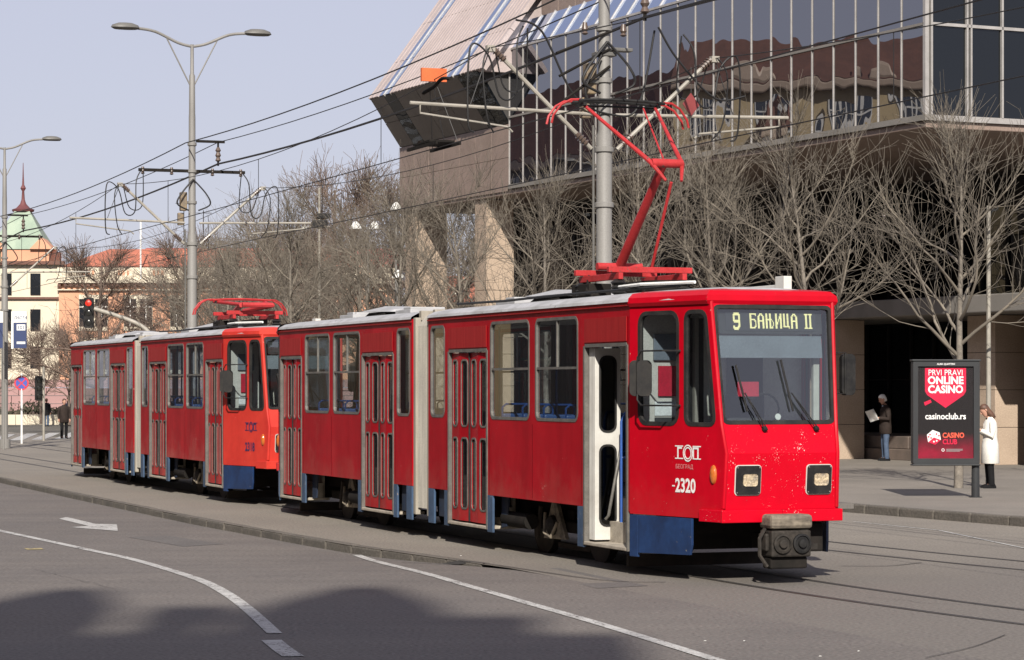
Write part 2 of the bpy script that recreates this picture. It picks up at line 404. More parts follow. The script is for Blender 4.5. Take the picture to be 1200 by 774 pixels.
for quad in (((600, 668), (700, 690), (760, 687), (655, 666)), ((150, 630), (215, 641), (262, 638), (195, 628))):
    m = MB(); m.add([(*pxr(*k), gz(*pxr(*k)) + 0.0035) for k in quad], [(0, 1, 2, 3)]); m.build('repair_patch', M_patch, road)
for i in range(6):
    a = pxr(-60 + i * 26, 519 - i * 0.8); b = pxr(-40 + i * 26, 511 - i * 0.8)
    strip('crossing_stripe', [a, b], 0.5, M_paint, road, dz=0.012)
pts = [pxr(985, 618), pxr(1200, 648)]
strip('lane_line', [px(1000, 612), px(1100, 622), px(1215, 646)], 0.05, M_paint, road, zf=lambda x, y: 0)

# ---------------------------------------------------------------- litter on the road
for i, (a, b) in enumerate(((1006, 764), (826, 752), (872, 752), (961, 770), (540, 652))):
    x, y = pxr(a, b); m = MB(); r = random.Random(i)
    m.rings([((0, 0, 0.004), 0.014, 0.009, r.random()), ((0.003, 0, 0.008), 0.012, 0.008, r.random()), ((0, 0.002, 0.01), 0.005, 0.004, 0)], 7)
    o = m.build('litter', pm('paper_scrap', (0.5, 0.49, 0.46), None, 9, 0.8), loc=(x, y, gz(x, y)))
    tag(o, ['white paper scrap on the asphalt near the right end of the lane line', 'pale scrap on the asphalt below the tram coupler, left of two', 'pale scrap on the asphalt below the tram coupler, right of two',
            'tiny white scrap at the lower edge of the road', 'tiny pale scrap beside the start of the lane line'][i], 'litter', 'scraps on the road')
# ---------------------------------------------------------------- trams
M_red = pm('red_paint', (0.435, 0.001305, 0.01131), (0.3654, 0.001305, 0.0087), 1.6, 0.34, fine=0.06, bscale=8, stretch=(1, 1, 0.35), spec=0.14, bump=0.06, chips=((0.55, 0.40, 0.36), 34, 0.975))
M_redfront = pm('red_paint_chipped', (0.4785, 0.001305, 0.01305), (0.4263, 0.001305, 0.01044), 1.6, 0.32, fine=0.05, bscale=8, spec=0.14, chips=((0.62, 0.5, 0.47), 55, 0.93))
M_redside = pm('red_paint_faded', (0.348, 0.001305, 0.0087), (0.261, 0.001305, 0.00696), 1.1, 0.40, fine=0.10, bscale=5, stretch=(1.5, 1, 0.3), spec=0.08, bump=0.10, chips=((0.42, 0.20, 0.17), 26, 0.965))
M_lintel = pm('red_lintel', (0.3132, 0.01044, 0.01044), (0.2349, 0.00696, 0.00783), 5, 0.5, spec=0.2, fine=0.1, stretch=(6, 1, 0.3))
M_or = pm('orange_red_paint', (0.52, 0.042, 0.028), (0.43, 0.026, 0.02), 1.3, 0.42, spec=0.2, fine=0.08, bscale=7, stretch=(1, 1, 0.4), chips=((0.6, 0.32, 0.25), 24, 0.95))
M_redside2 = pm('red_paint_weathered', (0.348, 0.00261, 0.00783), (0.2523, 0.00261, 0.00696), 1.2, 0.5, spec=0.15, bump=0.10, fine=0.12, bscale=6, stretch=(1.5, 1, 0.3), chips=((0.5, 0.28, 0.24), 20, 0.945))
M_blue = pm('blue_skirt', (0.0108, 0.033, 0.102), (0.0072, 0.0192, 0.06), 3, 0.42, fine=0.15, bscale=14, chips=((0.14, 0.13, 0.12), 16, 0.93))
M_blueside = pm('blue_skirt_dusty', (0.0375, 0.075, 0.1425), (0.02625, 0.04875, 0.09), 3, 0.55, fine=0.18, bscale=14, stretch=(1, 1, 0.4), chips=((0.22, 0.17, 0.13), 14, 0.92))
M_navy = pm('navy_panel', (0.02, 0.03, 0.055), (0.03, 0.034, 0.045), 4, 0.7, spec=0.2)
M_roof = pm('roof_grey', (0.3654, 0.3654, 0.3741), (0.261, 0.261, 0.261), 2.5, 0.6, fine=0.12, bscale=20, chips=((0.16, 0.15, 0.14), 9, 0.90))
M_white = pm('white_enamel', (0.5394, 0.5307, 0.4959), (0.435, 0.4176, 0.3828), 3, 0.4, fine=0.05)
M_cream = pm('cream_bellows', (0.3254, 0.2958, 0.244), (0.2218, 0.1997, 0.1627), 3, 0.75, fine=0.12, stretch=(2, 2, 0.3))
M_bellow = pm('grey_bellows', (0.2662, 0.2478, 0.2145), (0.1849, 0.1737, 0.1516), 3, 0.8, fine=0.12, stretch=(2, 2, 0.3))
M_rub = pm('black_rubber', (0.016, 0.016, 0.017), (0.03, 0.028, 0.026), 6, 0.65, spec=0.12)
M_alu = pm('aluminium_trim', (0.17, 0.16, 0.145), (0.11, 0.105, 0.095), 7, 0.5, metal=0.35)
M_dark = pm('underframe', (0.012, 0.011, 0.010), (0.022, 0.019, 0.017), 4, 0.85, spec=0.08)
M_dust = pm('dusty_steel', (0.30, 0.25, 0.18), (0.07, 0.06, 0.05), 5, 0.9, fine=0.3, bscale=25)
M_rust = pm('rusty_steel', (0.04, 0.027, 0.02), (0.025, 0.02, 0.016), 6, 0.9)
M_coup = pm('coupler_steel', (0.04125, 0.03525, 0.03), (0.0165, 0.015, 0.0135), 8, 0.7, fine=0.25, bscale=30, spec=0.15)
M_wood = pm('worn_pad', (0.18, 0.15, 0.1125), (0.0675, 0.05625, 0.045), 7, 0.9, fine=0.3, bscale=20, stretch=(1, 0.4, 2))
M_panto = pm('pantograph_red', (0.3924, 0.0321, 0.03567), (0.2996, 0.0214, 0.0214), 4, 0.5, fine=0.15, spec=0.2, chips=((0.10, 0.06, 0.05), 18, 0.90))
M_blk = pm('black_metal', (0.013, 0.013, 0.014), (0.025, 0.024, 0.023), 8, 0.5, spec=0.12)
M_gry = pm('grey_plastic', (0.055, 0.055, 0.057), (0.04, 0.04, 0.04), 5, 0.6, spec=0.15)
M_int = pm('interior_panel', (0.55, 0.52, 0.46), (0.46, 0.43, 0.38), 2, 0.7)
M_floor = pm('interior_floor', (0.12, 0.11, 0.10), None, 6, 0.8)
M_sill = pm('step_tread', (0.36, 0.32, 0.26), (0.24, 0.21, 0.17), 7, 0.8)
M_seat = pm('blue_seat', (0.025, 0.07, 0.2), (0.02, 0.055, 0.16), 5, 0.5)
M_hand = pm('blue_handrail', (0.015, 0.05, 0.18), None, 5, 0.35)
M_lens = pm('headlamp_lens', (0.50, 0.40, 0.26), (0.26, 0.22, 0.17), 14, 0.25, spec=0.3, bump=0.8, bscale=40, coat=0.1, fine=0.4)
M_amber = pm('amber_lens', (0.45, 0.12, 0.02), None, 9, 0.2, coat=0.8)
M_print = pm('white_print', (0.72, 0.71, 0.69), None, 9, 0.5)
M_printd = pm('dark_print', (0.02, 0.02, 0.08), None, 9, 0.5)
M_led = pm('led_dots', (0.75, 0.68, 0.34), None, 9, 0.5, emit=((0.95, 0.84, 0.40), 0.45))
M_signb = pm('sign_face', (0.045, 0.045, 0.05), None, 9, 0.5)
M_visor = pm('grey_visor', (0.17, 0.19, 0.22), None, 3, 0.5)
M_curt = pm('red_curtain', (0.50, 0.01, 0.035), None, 5, 0.8)
M_paper = pm('paper_white', (0.75, 0.75, 0.72), None, 5, 0.8)
G_tram = glass('tram_glass', (0.84, 0.88, 0.9), 0.02, ior=1.35, trans=0.95)
G_screen = glass('windscreen_glass', (0.86, 0.9, 0.9), 0.10, trans=0.95)
G_door = glass('door_glass', (0.40, 0.42, 0.42), 0.03, ior=1.35)

M_seam = pm('dark_red_seam', (0.12, 0.004, 0.008), None, 5, 0.6, spec=0.1)  # dark red lines for the panel joints
def weather(mat, dust, amount):
    """broad faded patches and dried road splash low on the panels"""
    nt = mat.node_tree; N = nt.nodes.new; L = nt.links.new; b = nt.nodes['Principled BSDF']; src = b.inputs['Base Color'].links[0].from_socket
    tc = N('ShaderNodeTexCoord'); sx = N('ShaderNodeSeparateXYZ'); L(tc.outputs['Object'], sx.inputs[0])
    n = N('ShaderNodeTexNoise'); n.inputs['Scale'].default_value = 2.3; n.inputs['Detail'].default_value = 8; n.inputs['Roughness'].default_value = 0.7; L(tc.outputs['Object'], n.inputs['Vector'])
    mr = N('ShaderNodeMapRange'); mr.inputs[1].default_value = 1.25; mr.inputs[2].default_value = 0.7; mr.inputs[3].default_value = -0.12; mr.inputs[4].default_value = 0.14; L(sx.outputs[2], mr.inputs[0])
    ad = N('ShaderNodeMath'); ad.operation = 'ADD'; L(n.outputs['Fac'], ad.inputs[0]); L(mr.outputs[0], ad.inputs[1])
    m2 = N('ShaderNodeMapRange'); m2.inputs[1].default_value = 0.46; m2.inputs[2].default_value = 0.78; m2.inputs[3].default_value = 0; m2.inputs[4].default_value = amount; L(ad.outputs[0], m2.inputs[0])
    mx = N('ShaderNodeMix'); mx.data_type = 'RGBA'; L(m2.outputs[0], mx.inputs[0]); L(src, mx.inputs[6]); mx.inputs[7].default_value = (*dust, 1); L(mx.outputs[2], b.inputs['Base Color'])
weather(M_redside, (0.30, 0.055, 0.045), 0.55); weather(M_redside2, (0.34, 0.10, 0.08), 0.6); weather(M_red, (0.30, 0.03, 0.03), 0.4)
W2 = 1.1                                         # half width
def fx(z):                                       # front profile: x of the nose at height z
    p = ((0.0, 9.10), (0.68, 9.13), (0.80, 9.15), (1.41, 9.20), (1.72, 9.12), (3.02, 8.95), (3.3, 8.90))
    for (a, xa), (b, xb) in zip(p, p[1:]):
        if z <= b: return xa + (xb - xa) * (z - a) / (b - a)
    return p[-1][1]
UX, UY = 0.9692, 0.2461
SH = 7.565                                       # shoulder
def fu(z): return (fx(z) - SH) / UX
def facet(side, end):                            # side -1 right/+1 left, end +1 front/-1 rear
    def mp(u, v, w=0): return (end * (SH + UX * u + UY * w), side * (W2 - UY * u + UX * w), v)
    return mp
def sidemap(side):
    def mp(u, v, w=0): return (u, side * (W2 + w), v)
    return mp
def frontmap(end, z0, z1):                       # inclined plane of the nose between two heights, v = lateral
    def mp(v, z, w=0):
        return (end * (fx(z0) + (fx(z1) - fx(z0)) * (z - z0) / (z1 - z0) + w), end * v, z)
    return mp
def hw(z): return W2 - UY * fu(z)                # half width of the nose

def window(tram, outline, mp, glassm, bars=(), name='window', ringw=0.022, frame=M_alu, gask=True):
    m = MB(); m.plate(inset(outline, -0.016), [inset(outline, ringw)], 0.045, lambda u, v, w: mp(u, v, w + 0.006))
    f = m.build(name, frame, tram)
    m = MB(); m.plate(inset(outline, ringw - 0.008), [], 0.006, lambda u, v, w: mp(u, v, w - 0.02)); m.build('pane', glassm, f)
    for b in bars:
        m = MB(); m.plate(b, [], 0.03, lambda u, v, w: mp(u, v, w + 0.0)); m.build('glazing_bar', frame, f)
    return f
def rect(x0, x1, y0, y1): return [(x0, y0), (x1, y0), (x1, y1), (x0, y1)]

BITS = {'9': ('.######.', '########', '##....##', '##....##', '##....##', '########', '.#######', '......##', '......##', '##...###', '#######.', '.#####..'),
        'Б': ('#######', '##....#', '##.....', '##.....', '######.', '##...##', '##....#', '##....#', '##....#', '##...##', '######.'),
        'А': ('..###..', '.##.##.', '##...##', '##...##', '##...##', '#######', '##...##', '##...##', '##...##', '##...##', '##...##'),
        'Њ': ('##..##...', '##..##...', '##..##...', '##..##...', '#######..', '##..##.#.', '##..##..#', '##..##..#', '##..##..#', '##..##.#.', '##..####.'),
        'И': ('##...##', '##...##', '##..###', '##..###', '##.#.##', '##.#.##', '###..##', '###..##', '##...##', '##...##', '##...##'),
        'Ц': ('##..##.', '##..##.', '##..##.', '##..##.', '##..##.', '##..##.', '##..##.', '##..##.', '##..##.', '#######', '......#'),
        'I': ('####', '.##.', '.##.', '.##.', '.##.', '.##.', '.##.', '.##.', '.##.', '.##.', '####')}

def make_tram(loc, label, red, redside, number, numat, panto_up, door_open, cabpaint):
    T = empty('tram', (*loc, 0), TR, label, 'tram', 'red trams coupled on the track')
    P = lambda m, name, mat, **k: m.build(name, mat, T, **k)
    winz = (1.72, 2.95)
    wide = [(4.58, 5.98), (2.93, 4.345)]; nar = (0.475, 1.065); doors = [(6.2, 7.50), (1.245, 2.795)]
    # ---- side walls with real openings
    for e in (1, -1):
        for side in (-1, 1):
            sg = lambda pts: [(e * u, v) for u, v in pts]
            holes = [rrect(a, b, *winz, 0.09) for a, b in wide] + [rrect(*nar, *winz, 0.09)]
            if side == -1:
                outer = [(0.365, 0.72)]
                for a, b in reversed(doors): outer += [(a, 0.72), (a, 2.62), (b, 2.62), (b, 0.72)]
                outer += [(SH, 0.72), (SH, 3.08), (0.365, 3.08)]
            else:
                outer = [(0.365, 0.72), (SH, 0.72), (SH, 3.08), (0.365, 3.08)]
                holes += [rrect(6.25, 7.4, *winz, 0.09), rrect(1.3, 2.7, *winz, 0.09)]
            m = MB(); m.plate(sg(outer), [sg(h) for h in holes], 0.05, sidemap(side)); w_ = P(m, 'side_wall', redside)
            if side == -1:
                # riveted seams of the panelling
                for xx in (1.15, 2.88, 4.46, 6.1):
                    mm = MB(); mm.plate(rect(e * xx - 0.006, e * xx + 0.006, 0.74, 1.66), [], 0.003, lambda u, v, w: sidemap(-1)(u, v, w + 0.003)); mm.build('panel_seam', M_seam, w_)
            for k, h in enumerate(holes):
                h = sg(h); xs = [p[0] for p in h]; x0, x1 = min(xs), max(xs); bars = []
                if k != 2:
                    bars.append(rect(x0 + 0.03, x1 - 0.03, 2.335, 2.365))
                    if (k + (e < 0)) % 2 == 0 or e < 0: bars.append(rect((x0 + x1) / 2 - 0.012, (x0 + x1) / 2 + 0.012, 2.365, 2.92))
                if not (side == -1 and False): window(T, h, sidemap(side), G_tram, bars)
        # ---- facets beside the cab (or tail)
        for side in (-1, 1):
            mp = facet(side, e)
            outer = [(0, 0.70), (fu(0.70), 0.70), (fu(1.41), 1.41), (fu(1.72), 1.72), (fu(3.08), 3.08), (0, 3.08)]
            h1 = rrect(0.17, 0.88, 1.71, 2.95, 0.13)
            h2 = rpoly([(1.0, 1.71), (fu(1.72) - 0.075, 1.71), (fu(2.95) - 0.075, 2.95), (1.0, 2.95)], 0.11)
            m = MB(); m.plate(outer, [h1, h2], 0.05, mp); P(m, 'cab_wall', cabpaint if e > 0 else redside)
            window(T, h1, mp, G_tram, [], frame=M_rub, ringw=0.03); window(T, h2, mp, G_tram, [], frame=M_rub, ringw=0.03)
            m = MB(); m.tube([mp(fu(z), z, -0.022) for z in (0.82, 1.41, 1.72, 3.06)], 0.026, 8); P(m, 'corner_post', cabpaint if e > 0 else redside, smooth=40)
        # ---- nose
        m = MB()
        for z0, z1 in ((0.80, 1.41), (1.41, 1.72)):
            mp = frontmap(e, z0, z1); a, b = hw(z0) - 0.004, hw(z1) - 0.004
            m.plate([(-a, z0), (a, z0), (b, z1), (-b, z1)], [], 0.04, mp)
        mp = frontmap(e, 1.72, 3.02); a, b = hw(1.72) - 0.004, hw(3.08) - 0.004
        hole = rpoly([(-a + 0.04, 1.735), (a - 0.04, 1.735), (b - 0.045, 3.0), (-b + 0.045, 3.0)], 0.07)
        m.plate([(-a, 1.72), (a, 1.72), (b, 3.08), (-b, 3.08)], [hole], 0.05, mp)
        P(m, 'nose_panel', (M_redfront if cabpaint == M_red else cabpaint) if e > 0 else redside)
        ws = window(T, hole, mp, G_screen, [], name='windscreen', frame=M_rub, ringw=0.028)
        m = MB(); m.box(e * 9.10, e * 9.21, -0.725, 0.0, 0.665, 0.80); m.box(e * 9.10, e * 9.207, 0.004, 0.725, 0.667, 0.798)
        for sd in (-1, 1):
            q = facet(sd, e); m.plate(rect(1.28, 1.66, 0.668, 0.798), [], 0.06, lambda u, v, w: q(u, v, w + 0.035))
        P(m, 'bumper', M_redfront if e > 0 and cabpaint == M_red else cabpaint if e > 0 else redside, bevel=0.008)
        for sd in (-1, 1):
            fm = frontmap(e, 0.80, 1.41); cx = sd * 0.425 + 0.02
            m = MB(); m.plate(rrect(cx - 0.155, cx + 0.155, 0.955, 1.285, 0.04), [], 0.012, lambda u, v, w: fm(u, v, w + 0.010))
            h = P(m, 'headlight', M_white)
            m = MB(); m.plate(rrect(cx - 0.146, cx + 0.146, 0.964, 1.276, 0.035), [rrect(cx - 0.065, cx + 0.115, 1.05, 1.19, 0.03)], 0.012, lambda u, v, w: fm(u, v, w + 0.024)); m.build('bezel', M_blk, h)
            m = MB(); ccx = cx + 0.025; o_ = rrect(ccx - 0.085, ccx + 0.085, 1.055, 1.185, 0.03)
            m.plate(o_, [], 0.015, lambda u, v, w: fm(u, v, w + 0.024 + 0.012 * max(0, 1 - ((u - ccx) / 0.1) ** 2))); m.build('lens', M_lens, h)
            for dx, dz in ((-0.13, 0.985), (0.13, 0.985), (-0.13, 1.255), (0.13, 1.255)):
                m = MB(); p = fm(cx + dx, dz, 0.024); m.lathe([(0.009, 0), (0.009, 0.004), (0.004, 0.007)], 8, Matrix.Translation(p) @ Matrix.Rotation(R(90) * e, 4, 'Y')); m.build('screw', M_alu, h)
            q = facet(sd, e); m = MB()
            m.lathe([(0.055, 0), (0.05, 0.02), (0.03, 0.035), (0.01, 0.04)], 12, Matrix.Translation(q(1.5, 1.18, 0)) @ Matrix.Rotation(math.atan2(sd * UX, e * UY), 4, 'Z') @ Matrix.Rotation(R(90), 4, 'Y'), sx=1.9, sy=0.9)
            P(m, 'turn_signal', M_amber, smooth=40)
    # ---- roof
    prof = [(-1.0, 0.0), (-0.985, 0.035), (-0.9, 0.085), (-0.7, 0.125), (-0.35, 0.155), (0, 0.165), (0.35, 0.155), (0.7, 0.125), (0.9, 0.085), (0.985, 0.035), (1.0, 0.0)]
    for e in (1, -1):
        m = MB(); rows = []
        for x, w_, k in ((0.365, 1.125, 1), (2, 1.125, 1), (5, 1.125, 1), (SH, 1.125, 1), (8.3, 0.955, 0.95), (8.75, 0.83, 0.8), (8.9, 0.78, 0.3)):
            rows.append([(e * x, y * w_, 3.08 + z * k) for y, z in prof])
        m.grid(rows); n0 = len(m.v)
        P(m, 'roof', M_roof, smooth=35)
        m = MB(); rows = []
        for y, z, k in ((0.0, 3.02, 0), (0, 3.06, 0.02), (0, 3.12, 0.01), (0, 3.17, -0.04), (0, 3.19, -0.16), (0, 3.2, -0.3)):
            pts = [(e * (SH + 0.02), -(1.115 + k)), (e * (fx(3.05) + k), -(hw(3.05) + 0.02 + k)), (e * (fx(3.05) + 0.015 + k), 0), (e * (fx(3.05) + k), hw(3.05) + 0.02 + k), (e * (SH + 0.02), 1.115 + k)]
            rows.append([(a, b, z) for a, b in pts])
        m.grid(rows); P(m, 'roof_cowl', cabpaint if e > 0 else redside, smooth=30)
        for side in (-1, 1):                     # drip rail
            m = MB(); q = sidemap(side); m.plate(rect(min(e * 0.37, e * SH), max(e * 0.37, e * SH), 3.035, 3.05), [], 0.03, lambda u, v, w: q(u, v, w + 0.025)); P(m, 'drip_rail', M_lintel if side < 0 else redside)
        m = MB(); m.box(min(e * 0.38, e * 7.5), max(e * 0.38, e * 7.5), -1.02, 1.02, 3.0, 3.03); P(m, 'ceiling', M_int)
        m = MB(); m.box(min(e * 0.2, e * 8.9), max(e * 0.2, e * 8.9), -0.72, 1.02, 0.78, 0.84)
        m.box(min(e * 2.9, e * 6.1), max(e * 2.9, e * 6.1), -1.03, -0.72, 0.78, 0.84); m.box(min(e * 0.3, e * 1.2), max(e * 0.3, e * 1.2), -1.03, -0.72, 0.78, 0.84)
        P(m, 'floor', M_floor)
        m = MB(); m.box(min(e * 0.4, e * 7.5), max(e * 0.4, e * 7.5), 0.98, 1.04, 0.85, 1.66); P(m, 'inner_lining', M_int)
        m = MB(); m.box(min(e * 2.95, e * 6.05), max(e * 2.95, e * 6.05), -1.04, -0.98, 0.85, 1.66); P(m, 'inner_lining', M_int)
    # ---- articulation
    A = empty('articulation', (0, 0, 0)); A.parent = T
    m = MB(); rows = []
    for i in range(13):
        x = -0.26 + 0.52 * i / 12; d = 0.0 if i % 2 else -0.045
        rows.append([(x, -1.06 - d * 0 + (-d), 0.42), (x, -1.06 - d, 2.98), (x, -0.95, 3.12 + d), (x, 0.95, 3.12 + d), (x, 1.06 + d, 2.98), (x, 1.06 + d, 0.42)])
    m.grid(rows); m.build('bellows', M_bellow, A)
    for e in (-1, 1):
        m = MB(); x0, x1 = sorted((e * 0.25, e * 0.36)); m.box(x0, x1, -1.085, -1.0, 0.32, 3.1); m.box(x0, x1, 1.0, 1.085, 0.32, 3.1); m.box(x0, x1, -1.0, 1.0, 3.06, 3.2); m.build('end_frame', M_cream, A, bevel=0.01)
    # ---- doors
    for e in (1, -1):
        for di, (a, b) in enumerate(doors):
            x0, x1 = sorted((e * a, e * b)); D = empty('door', (0, 0, 0)); D.parent = T
            m = MB()
            for xx in (x0, x1): m.box(xx - 0.022, xx + 0.022, -1.112, -1.04, 0.27, 2.60)
            m.box(x0 + 0.022, x1 - 0.022, -1.11, -1.04, 2.585, 2.625); m.build('door_frame', M_alu, D)
            m = MB(); m.box(x0 + 0.01, x1 - 0.01, -1.115, -0.62, 0.27, 0.31); m.build('sill', M_sill, D, bevel=0.008)
            m = MB(); m.box(x0 + 0.02, x1 - 0.02, -0.74, -0.70, 0.31, 0.82); m.box(x0 + 0.02, x1 - 0.02, -0.86, -0.70, 0.31, 0.55); m.build('inner_step', M_sill, D)
            m = MB(); m.plate(rect(x0 + 0.01, x1 - 0.01, 2.64, 2.92), [], 0.01, lambda u, v, w: sidemap(-1)(u, v, w + 0.012)); m.build('lintel_panel', M_lintel, D, bevel=0.006)
            op = door_open and e == 1 and di == 0
            n = 4; lw = (x1 - x0 - 0.05) / n
            for k in range(n):
                if op:
                    xb = x0 + 0.07 + 0.045 * k
                    mp = lambda u, v, w, xb=xb: (xb + w, -1.06 + u, v); mat = M_white; L_ = 0.33
                else:
                    xa = x0 + 0.025 + lw * k; tilt = 0.012 * (1 if k % 2 else -1)
                    mp = lambda u, v, w, xa=xa, t=tilt: (xa + u, -1.075 - w + t * (u / lw - 0.5) * 2, v); mat = redside; L_ = lw - 0.008
                hs = [rrect(0.07 if op else 0.075, L_ - (0.06 if op else 0.075), 1.60, 2.48, 0.06 if not op else 0.08), rrect(0.07 if op else 0.075, L_ - (0.06 if op else 0.075), 0.50, 1.44, 0.06 if not op else 0.08)]
                m = MB(); m.plate(rect(0.004, L_, 0.335, 2.575), hs, 0.035, mp); m.build('leaf', mat, D)
                if not op and k:
                    m = MB(); m.box(xa - 0.008, xa + 0.006, -1.085, -1.05, 0.335, 2.575); m.build('edge_seal', M_rub, D)
                for h in hs:
                    m = MB(); m.plate(inset(h, -0.012), [inset(h, 0.012)], 0.01, lambda u, v, w: mp(u, v, w + 0.008)); m.build('pane_seal', M_rub if op else M_alu, D)
                    m = MB(); m.plate(inset(h, 0.006), [], 0.005, lambda u, v, w: mp(u, v, w - 0.012)); m.build('pane', G_door, D)
            if op:
                m = MB(); m.tube([(x0 + 0.25, -0.74, 1.55), (x0 + 0.28, -0.74, 1.5), (x0 + 0.30, -0.92, 0.62), (x0 + 0.26, -0.94, 0.58)], 0.018, 8); m.build('door_bar', M_alu, D, smooth=40)
                m = MB(); m.tube([(x0 + 0.45, -0.82, 0.31), (x0 + 0.45, -0.82, 1.72), (x0 + 0.47, -0.78, 1.82), (x0 + 0.55, -0.6, 1.84)], 0.019, 8)
                m.tube([(x0 + 0.45, -0.82, 1.3), (x0 + 0.55, -0.6, 1.3)], 0.017, 8); m.build('grab_pole', pm('blue_pole', (0.03, 0.09, 0.32), None, 5, 0.35), D, smooth=40)
                m = MB(); m.box(x0 + 0.62, x0 + 0.66, -0.70, -0.40, 0.84, 1.75); m.build('inner_screen', M_white, D)
    # ---- blue skirts
    def skirt(pts, mp, mat=M_blueside, th=0.03, off=0.0, name='skirt'):
        m = MB(); m.plate(pts, [], th, lambda u, v, w: mp(u, v, w + off)); return P(m, name, mat, bevel=0.004)
    for e in (1, -1):
        for side in (-1, 1):
            q = sidemap(side); S = lambda a, b: tuple(sorted((e * a, e * b)))
            bm_ = M_blue if (e == 1 and door_open) else M_blueside
            for a, b, z0 in ((0.375, 0.62, 0.24), (1.06, 1.235, 0.24), (2.81, 3.01, 0.24), (5.98, 6.185, 0.24)):
                skirt(rect(*S(a, b), z0, 0.715), q, M_blueside, off=0.004)
            skirt(rect(*S(0.62, 1.06), 0.34, 0.715), q, M_navy, off=-0.07)
            for a, b, c in ((3.01, 3.28, 3.2), (5.98, 5.66, 5.75)):
                m = MB(); x0, x1, x2 = e * a, e * b, e * c
                m.plate([(x0, 0.30), (x2, 0.33), (x1, 0.715), (x0, 0.715)] if (x2 - x0) > 0 else [(x2, 0.33), (x0, 0.30), (x0, 0.715), (x1, 0.715)], [], 0.02, lambda u, v, w: q(u, v, w - 0.12)); P(m, 'skirt_gusset', M_navy)
            f = facet(side, e)
            skirt(rect(0.0, 0.15, 0.22, 0.69), f, M_blue if e > 0 else M_blueside, off=0.002)
            skirt([(0.17, 0.27), (1.10, 0.29), (1.13, 0.40), (1.13, 0.69), (0.17, 0.69)], f, M_blue if e > 0 else M_blueside, off=0.012)
        # underframe
        m = MB(); m.box(*sorted((e * 0.4, e * 8.2)), -0.62, 0.62, 0.5, 0.77); m.box(*sorted((e * 0.5, e * 2.7)), -0.95, 0.95, 0.42, 0.76)
        m.box(*sorted((e * 6.4, e * 7.9)), -0.66, 0.9, 0.30, 0.76); m.box(*sorted((e * 7.9, e * 8.9)), -0.66, 0.66, 0.69, 0.77); P(m, 'underframe', M_dark)
        m = MB(); m.cyl((e * 3.0, -0.9, 0.42), (e * 3.9, -0.9, 0.42), 0.1, 12); P(m, 'air_tank', M_dark, smooth=40)
        m = MB(); m.box(*sorted((e * 7.0, e * 7.05)), -0.9, 0.9, 0.06, 0.2); P(m, 'lifeguard_board', M_rust)
        # ---- bogies
        B = empty('bogie', (0, 0, 0)); B.parent = T; bx = e * 4.42
        for wx in (-0.95, 0.95):
            for side in (-1, 1):
                Mx = Matrix.Translation((bx + wx, side * 0.5, 0.35)) @ Matrix.Rotation(R(90), 4, 'X')
                m = MB(); m.lathe([(0.10, -0.09), (0.12, -0.07), (0.30, -0.06), (0.345, -0.05), (0.35, 0.04), (0.375, 0.045), (0.375, 0.065), (0.29, 0.065), (0.12, 0.07)], 28, Mx); m.build('wheel', M_rust, B, smooth=35)
        m = MB()
        for side in (-1, 1): m.box(bx - 1.35, bx + 1.35, side * 0.66 - 0.06, side * 0.66 + 0.06, 0.32, 0.46)
        m.box(bx - 0.3, bx + 0.3, -0.66, 0.66, 0.35, 0.6); m.build('bogie_frame', M_dark, B, bevel=0.02)
        for side in (-1, 1):
            y = side * 0.78
            m = MB(); m.plate([(bx - 0.42, 0.22), (bx + 0.36, 0.24), (bx + 0.02, 0.70), (bx - 0.12, 0.70)], [], 0.05, lambda u, v, w: (u, y + side * w, v)); m.build('axle_bracket', M_dust, B, bevel=0.01)
            m = MB(); m.lathe([(0.13, 0), (0.12, 0.05), (0.06, 0.09), (0.03, 0.1)], 12, Matrix.Translation((bx - 0.06, y, 0.4)) @ Matrix.Rotation(R(-90) * -side * -1, 4, 'X')); m.build('axle_cap', M_coup, B, smooth=40)
            m = MB(); m.tube([(bx - 0.2, y + side * 0.06, 0.55), (bx - 0.12, y + side * 0.1, 0.3), (bx + 0.1, y + side * 0.1, 0.26), (bx + 0.2, y + side * 0.05, 0.45)], 0.02, 6); m.build('brake_linkage', M_dust, B)
            m = MB(); m.tube([(bx - 0.5, y, 0.62), (bx - 0.62, y, 0.2)], 0.03, 6); m.build('brake_rod', M_rust, B)
            m = MB(); m.box(bx - 0.55, bx + 0.55, side * 0.5 - 0.03, side * 0.5 + 0.03, 0.09, 0.16); m.build('track_brake', M_rust, B, bevel=0.01)
    # ---- couplers
    for e in (1, -1):
        K = empty('coupler', (0, 0, 0)); K.parent = T; X = lambda a, b: sorted((e * a, e * b))
        m = MB(); m.box(*X(9.12, 9.42), -0.235, 0.235, 0.30, 0.585); m.box(*X(9.15, 9.34), -0.27, 0.27, 0.36, 0.55); m.build('head', M_coup, K, bevel=0.02)
        m = MB(); m.box(*X(9.12, 9.44), -0.25, 0.25, 0.60, 0.755); m.build('pad', M_wood, K, bevel=0.04)
        m = MB(); m.box(*X(8.6, 9.12), -0.08, 0.08, 0.36, 0.52); m.build('drawbar', M_dark, K)
        for y in (-0.115, 0.115):
            m = MB(); Mx = Matrix.Translation((e * 9.42, y * e, 0.445)) @ Matrix.Rotation(R(90) * e, 4, 'Y')
            m.lathe([(0.105, 0), (0.105, 0.03), (0.085, 0.035), (0.08, 0.02), (0.05, 0.02), (0.045, 0.05), (0.02, 0.055)], 16, Mx); m.build('contact_plate', M_coup if y < 0 else M_blk, K, smooth=35)
        m = MB(); m.tube([(e * 9.3, -0.26 * e, 0.6), (e * 9.34, -0.34 * e, 0.5), (e * 9.34, -0.34 * e, 0.32), (e * 9.36, -0.26 * e, 0.2)], 0.022, 6); m.build('hose', M_coup, K, smooth=40)
